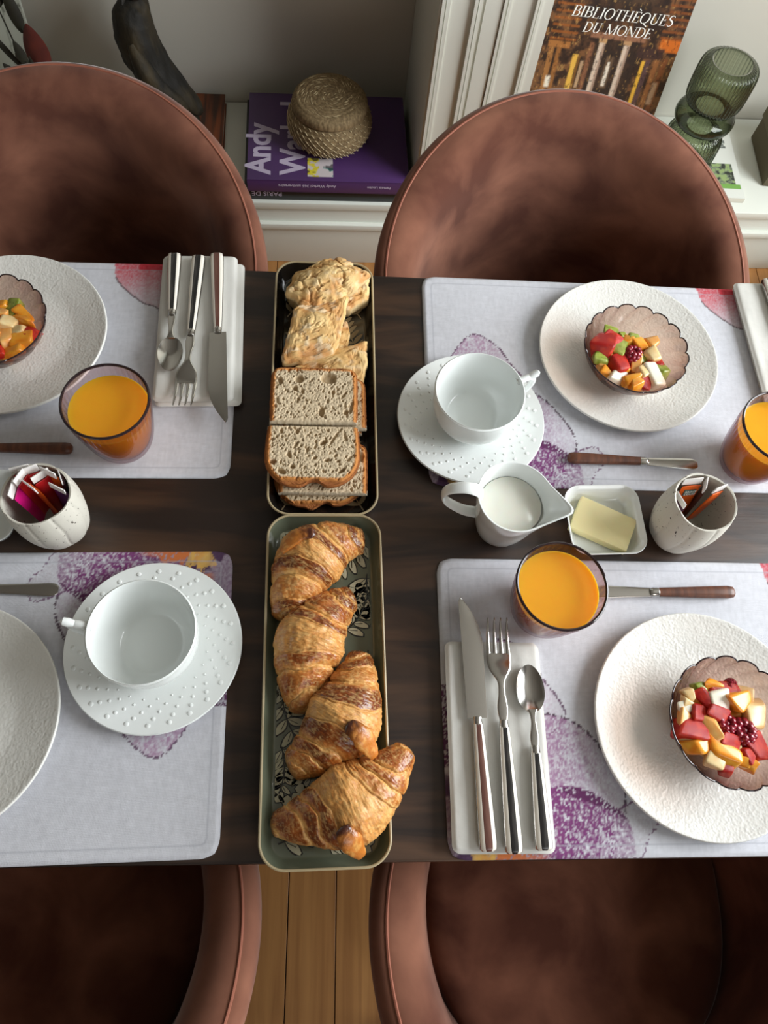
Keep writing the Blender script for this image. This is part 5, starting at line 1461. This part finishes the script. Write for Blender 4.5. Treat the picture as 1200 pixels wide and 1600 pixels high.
# ---- large illustrated book leaning in the right niche
def glyphs(s, h, gap=0.1, slant=0.2):
    """light serif capitals drawn as strokes; returns verts, faces, width"""
    parts = []; x = 0.0
    TK, TN = 0.125, 0.042

    def seg(p, q, w): parts.append(ribbon([(x + p[0], p[1]), (x + (p[0] + q[0]) / 2, (p[1] + q[1]) / 2), (x + q[0], q[1])], w, 0))

    def stem(px, y0=0, y1=1, w=TK, sb=True, st=True):
        seg((px, y0), (px, y1), w)
        if sb: seg((px - .13, y0 + .02), (px + .13, y0 + .02), TN)
        if st: seg((px - .13, y1 - .02), (px + .13, y1 - .02), TN)

    def arc(cx, cy, rx, ry, a0, a1, n=18):
        a = np.linspace(a0, a1, n); P = np.stack([x + cx + rx * np.cos(a), cy + ry * np.sin(a)], 1); w = TN + (TK - TN) * np.abs(np.cos(a)) ** 1.5; parts.append(ribbon(P, w, 0))
    for ch in s:
        if ch == ' ': x += 0.42; continue
        if ch == 'I': stem(.16); w = .32
        elif ch == 'L': stem(.16); seg((.16, .02), (.56, .02), TN); seg((.56, .0), (.58, .2), TN); w = .6
        elif ch == 'T': stem(.34, st=False); seg((.02, .98), (.66, .98), TN); seg((.03, 1), (.01, .8), TN); seg((.65, 1), (.67, .8), TN); w = .68
        elif ch == 'H': stem(.16); stem(.66); seg((.16, .52), (.66, .52), TN); w = .82
        elif ch in 'EÈ':
            stem(.16); seg((.16, .98), (.54, .98), TN); seg((.16, .52), (.44, .52), TN); seg((.16, .02), (.57, .02), TN); seg((.54, 1), (.56, .82), TN); seg((.57, 0), (.6, .2), TN); seg((.44, .43), (.44, .61), TN)
            if ch == 'È': seg((.25, 1.27), (.44, 1.1), .08)
            w = .62
        elif ch == 'B': stem(.16); seg((.16, .98), (.36, .98), TN); seg((.16, .53), (.38, .53), TN); seg((.16, .02), (.38, .02), TN); arc(.36, .755, .2, .225, -PI / 2, PI / 2); arc(.38, .275, .24, .255, -PI / 2, PI / 2); w = .66
        elif ch == 'D': stem(.16); seg((.16, .98), (.34, .98), TN); seg((.16, .02), (.34, .02), TN); arc(.34, .5, .42, .48, -PI / 2, PI / 2); w = .82
        elif ch in 'OQ':
            arc(.42, .5, .36, .49, 0, 2 * PI, 36)
            if ch == 'Q': seg((.42, .05), (.85, -.25), .09)
            w = .84
        elif ch == 'U': stem(.18, .3, 1, sb=False); stem(.66, .3, 1, TN, sb=False); arc(.42, .3, .24, .29, PI, 2 * PI); w = .82
        elif ch == 'S':
            P = cr([(.48, .82), (.38, .96), (.22, .96), (.1, .84), (.12, .66), (.28, .54), (.44, .42), (.5, .24), (.4, .05), (.22, .02), (.08, .18)], 5); P = P + np.array([x, 0]); w_ = TN + (TK - TN) * np.sin(np.linspace(0, PI, len(P))) ** 1.5; parts.append(ribbon(P, w_, 0)); w = .58
        elif ch == 'M': stem(.12, w=TN); stem(.92); seg((.12, 1), (.52, .02), TK); seg((.52, .02), (.92, 1), TN); w = 1.06
        elif ch == 'N': stem(.12, w=TN); stem(.76, w=TN, sb=False); seg((.12, 1), (.76, .0), TK); w = .88
        x += w + gap * 0.5
    V, F = join(parts); V = np.array(V); V[:, 0] += V[:, 1] * slant; V *= h; V[:, 2] = 0
    return V, F, x * h


LBW, LBH = 0.295, 0.385
nx, ny = 200, 260; gx, gy = np.meshgrid(np.linspace(-0.02, LBW, nx), np.linspace(0, LBH, ny))
n1 = fbm(gx * 60, gy * 60, 4, 4); n2 = fbm(gx * 260, gy * 120, 9, 3)
cc = np.zeros((ny, nx, 3)) + lin((74, 50, 36)); cc = mix3(cc, (122, 82, 50), sm(0.5, 0.62, n1) * 0.8); cc = mix3(cc, (38, 26, 22), sm(0.48, 0.36, n1) * 0.8)


def blot(x0, x1, y0, y1, col, k=1.0, soft=0.003):
    global cc
    m_ = sm(x0 - soft, x0 + soft, gx) * sm(x1 + soft, x1 - soft, gx) * sm(y0 - soft, y0 + soft, gy) * sm(y1 + soft, y1 - soft, gy); cc = mix3(cc, col, m_ * k)


# painted library interior: shelves at both sides, dark vault, white columns, statue, gilded half columns
for k in range(9):
    blot(0.0, 0.06, 0.238 + k * 0.014, 0.243 + k * 0.014, (150, 84, 34), 0.75, 0.0015); blot(0.245, 0.30, 0.236 + k * 0.013, 0.241 + k * 0.013, (134, 74, 34), 0.8, 0.0015)
blot(0.062, 0.235, 0.285, 0.385, (40, 30, 27), 0.75, 0.012); blot(0.09, 0.21, 0.33, 0.385, (92, 76, 60), 0.5, 0.02)
blot(0.10, 0.21, 0.10, 0.248, (44, 34, 30), 0.85, 0.004); blot(0.09, 0.215, 0.250, 0.262, (150, 104, 78), 0.9, 0.002)
blot(0.25, 0.298, 0.236, 0.262, (206, 106, 32), 0.9, 0.003); blot(0.0, 0.05, 0.222, 0.236, (166, 108, 56), 0.9, 0.002)
for x0, x1, cl in ((0.004, 0.016, (158, 106, 58)), (0.022, 0.032, (148, 96, 50)), (0.25, 0.262, (150, 96, 56)), (0.268, 0.28, (130, 76, 44))): blot(x0, x1, 0.0, 0.222, cl, 0.9, 0.002)
blot(0.062, 0.074, 0.03, 0.212, (222, 172, 74), 0.95, 0.002); blot(0.074, 0.08, 0.03, 0.212, (120, 80, 36), 0.9, 0.002)
blot(0.222, 0.230, 0.03, 0.213, (228, 174, 62), 0.95, 0.002); blot(0.231, 0.242, 0.03, 0.216, (92, 66, 66), 0.9, 0.002)
blot(0.206, 0.266, 0.218, 0.242, (62, 42, 38), 0.95, 0.003)
for x in (0.121, 0.177): blot(x - 0.0065, x + 0.0065, 0.02, 0.246, (206, 184, 164), 1.0, 0.002); blot(x + 0.002, x + 0.0075, 0.02, 0.24, (150, 118, 100), 0.8, 0.002); blot(x - 0.009, x + 0.009, 0.241, 0.25, (178, 138, 98), 1.0, 0.001)
blot(0.094, 0.104, 0.02, 0.24, (134, 88, 62), 0.9, 0.003); blot(0.140, 0.157, 0.145, 0.215, (108, 84, 64), 0.9, 0.004)
blot(0.1445, 0.1525, 0.15, 0.195, (222, 208, 190), 1.0, 0.002); blot(0.146, 0.151, 0.195, 0.203, (222, 208, 190), 1.0, 0.001)
blot(0.012, 0.023, 0.135, 0.160, (226, 214, 196), 1.0, 0.003); blot(0.264, 0.276, 0.12, 0.17, (176, 140, 112), 1.0, 0.003); blot(0.083, 0.09, 0.14, 0.2, (202, 166, 130), 0.7, 0.002)
cc = mix3(cc, (226, 178, 104), sm(0.70, 0.80, n2) * 0.3); cc = mix3(cc, (24, 17, 14), sm(0.36, 0.26, n2) * 0.6)
lb = thing('illustrated_book', 'tall illustrated library book leaning in the right niche behind the chair', 'book', W(0.39 + 0.09 * math.cos(math.radians(-6)), 0.22 + 0.09 * math.sin(math.radians(-6)), SZ))
lb.rotation_mode = 'XYZ'
lb.matrix_world = Matrix.Translation(Vector(W(0.39 + 0.0895, 0.2106, SZ + 0.004))) @ Matrix.Rotation(WT + math.radians(-6), 4, 'Z') @ Matrix.Rotation(math.radians(-12), 4, 'X')
link('pages', mesh('pages', *box(-0.018, LBW - 0.003, 0.003, 0.025, 0.003, LBH - 0.003, 0.0005), m_paper), lb)
link('cover', mesh('cover', *join([box(-0.02, LBW, 0, 0.003, 0, LBH, 0.0006), box(-0.02, LBW, 0.025, 0.028, 0, LBH, 0.0006), box(-0.02, -0.017, 0.0005, 0.0275, 0.0005, LBH - 0.0005, 0.0006)]), m_blackbook), lb)
pv = np.stack([gx, np.full_like(gx, -0.0005), gy], -1).reshape(-1, 3)
link('cover_picture', mesh('cover_picture', pv, gridf(nx, ny), m_print, cols=cc.reshape(-1, 3)), lb)
for s, u0, u1, vb, h in (('BIBLIOTHÈQUES', 0.034, 0.262, 0.2885, 0.0215), ('DU MONDE', 0.067, 0.222, 0.2595, 0.0205)):
    V, F, wd = glyphs(s, h); V[:, 0] = V[:, 0] * (u1 - u0) / wd + u0
    V = np.stack([V[:, 0], np.full(len(V), -0.0012), V[:, 1] + vb], 1)
    link('cover_lettering', mesh('cover_lettering', V, F, m_letter_w, smooth=False), lb)

# magazine with a garden picture, ribbed green vase standing on it
nx, ny = 110, 140; MWd, MHt = 0.20, 0.245; gx, gy = np.meshgrid(np.linspace(0, MWd, nx), np.linspace(0, MHt, ny))
n1 = fbm(gx * 110, gy * 110, 14, 4); cc = np.zeros((ny, nx, 3)) + lin((226, 228, 220))
pic = (gx > 0.03) & (gx < 0.185) & (gy > 0.045) & (gy < 0.115); cc = mix3(cc, (96, 110, 84), pic * 0.9); cc = mix3(cc, (150, 172, 110), pic * sm(0.5, 0.6, n1)); cc = mix3(cc, (40, 48, 40), pic * sm(0.48, 0.4, n1)); cc = mix3(cc, (130, 84, 140), pic * (gx < 0.12) * sm(0.55, 0.6, fbm(gx * 60, gy * 60, 77, 2)))
cc = mix3(cc, (120, 170, 80), (gx > 0.03) & (gx < 0.195) & (gy > 0.03) & (gy < 0.046)); cc = mix3(cc, (104, 112, 106), ((gx > 0.12) & (gx < 0.18) & (gy > 0.17) & (gy < 0.215)) * sm(0.45, 0.55, n1))
mg = thing('magazine', 'white magazine with garden photo lying under the green ribbed vase', 'magazine', W(0.81, 0.035, SZ), WT + math.radians(-3))
link('page_block', mesh('page_block', *box(0, MWd, 0, MHt, 0.0005, 0.0135, 0.0008), m_paper), mg)
pv = np.stack([gx, gy, np.full_like(gx, 0.0139) + 0.0004 * np.sin(gx * 40)], -1).reshape(-1, 3)
link('cover_picture', mesh('cover_picture', pv, gridf(nx, ny), m_print, cols=cc.reshape(-1, 3)), mg)


def vase():
    t = thing('ribbed_vase', 'green ribbed glass vase of stacked drums standing on the magazine', 'vase', W(0.872, 0.15, SZ + 0.0145), WT)
    rib = 46

    def wall(P, name, par, ribz):
        inner = [(max(r - 0.003, 0.0001), z) for r, z in P][::-1]

        def mod(k, th, r, z):
            for a, b in ribz:
                if a <= z[0] <= b:
                    r = r + 0.0027 * np.abs(np.cos(rib / 2 * th)) * min(1, (z[0] - a) / 0.004, (b - z[0]) / 0.004) * (1 if k < len(P) else -0.4)
            return r, z
        return link(name, mesh(name, *lathe(list(P) + inner, rib * 8, mod), m_green, ang=None), par)
    low = interp_prof([(0.0001, 0.001), (0.05, 0.001), (0.060, 0.006), (0.0655, 0.02), (0.0665, 0.05), (0.065, 0.073), (0.058, 0.087), (0.046, 0.096), (0.034, 0.101)], 6)
    b = wall(low, 'lower_drum', t, ((0.01, 0.1),))
    wall(interp_prof([(0.034, 0.101), (0.05, 0.104), (0.066, 0.113), (0.071, 0.126), (0.067, 0.139), (0.052, 0.149), (0.036, 0.153)], 6), 'middle_disc', t, ())
    wall(interp_prof([(0.036, 0.153), (0.05, 0.156), (0.060, 0.164), (0.0645, 0.18), (0.0655, 0.215), (0.0645, 0.243), (0.0600, 0.254), (0.050, 0.260), (0.0475, 0.2615)], 6), 'upper_drum', t, ((0.158, 0.262),))


vase()
# olive box and little white box at the right end
bx_ = thing('storage_box', 'dark olive box at the right end of the right shelf', 'box', W(1.176, 0.16, SZ), WT + math.radians(-4))
link('box_body', mesh('box_body', *box(-0.095, 0.095, -0.085, 0.085, 0, 0.08, 0.004), M('olive_board', (92, 82, 58), 0.7)), bx_)
link('lid', mesh('lid', *box(-0.098, 0.098, -0.088, 0.088, 0.062, 0.098, 0.004), M('olive_lid', (100, 90, 64), 0.7)), bx_)
wb = thing('white_box', 'small white box on the floor before the right shelf front', 'box', W(1.225, -0.135, 0), WT + math.radians(28))
link('box_body', mesh('box_body', *box(-0.09, 0.09, -0.06, 0.06, 0, 0.075, 0.004), m_white), wb)
link('lid', mesh('lid', *box(-0.093, 0.093, -0.063, 0.063, 0.07, 0.095, 0.006), m_white), wb)
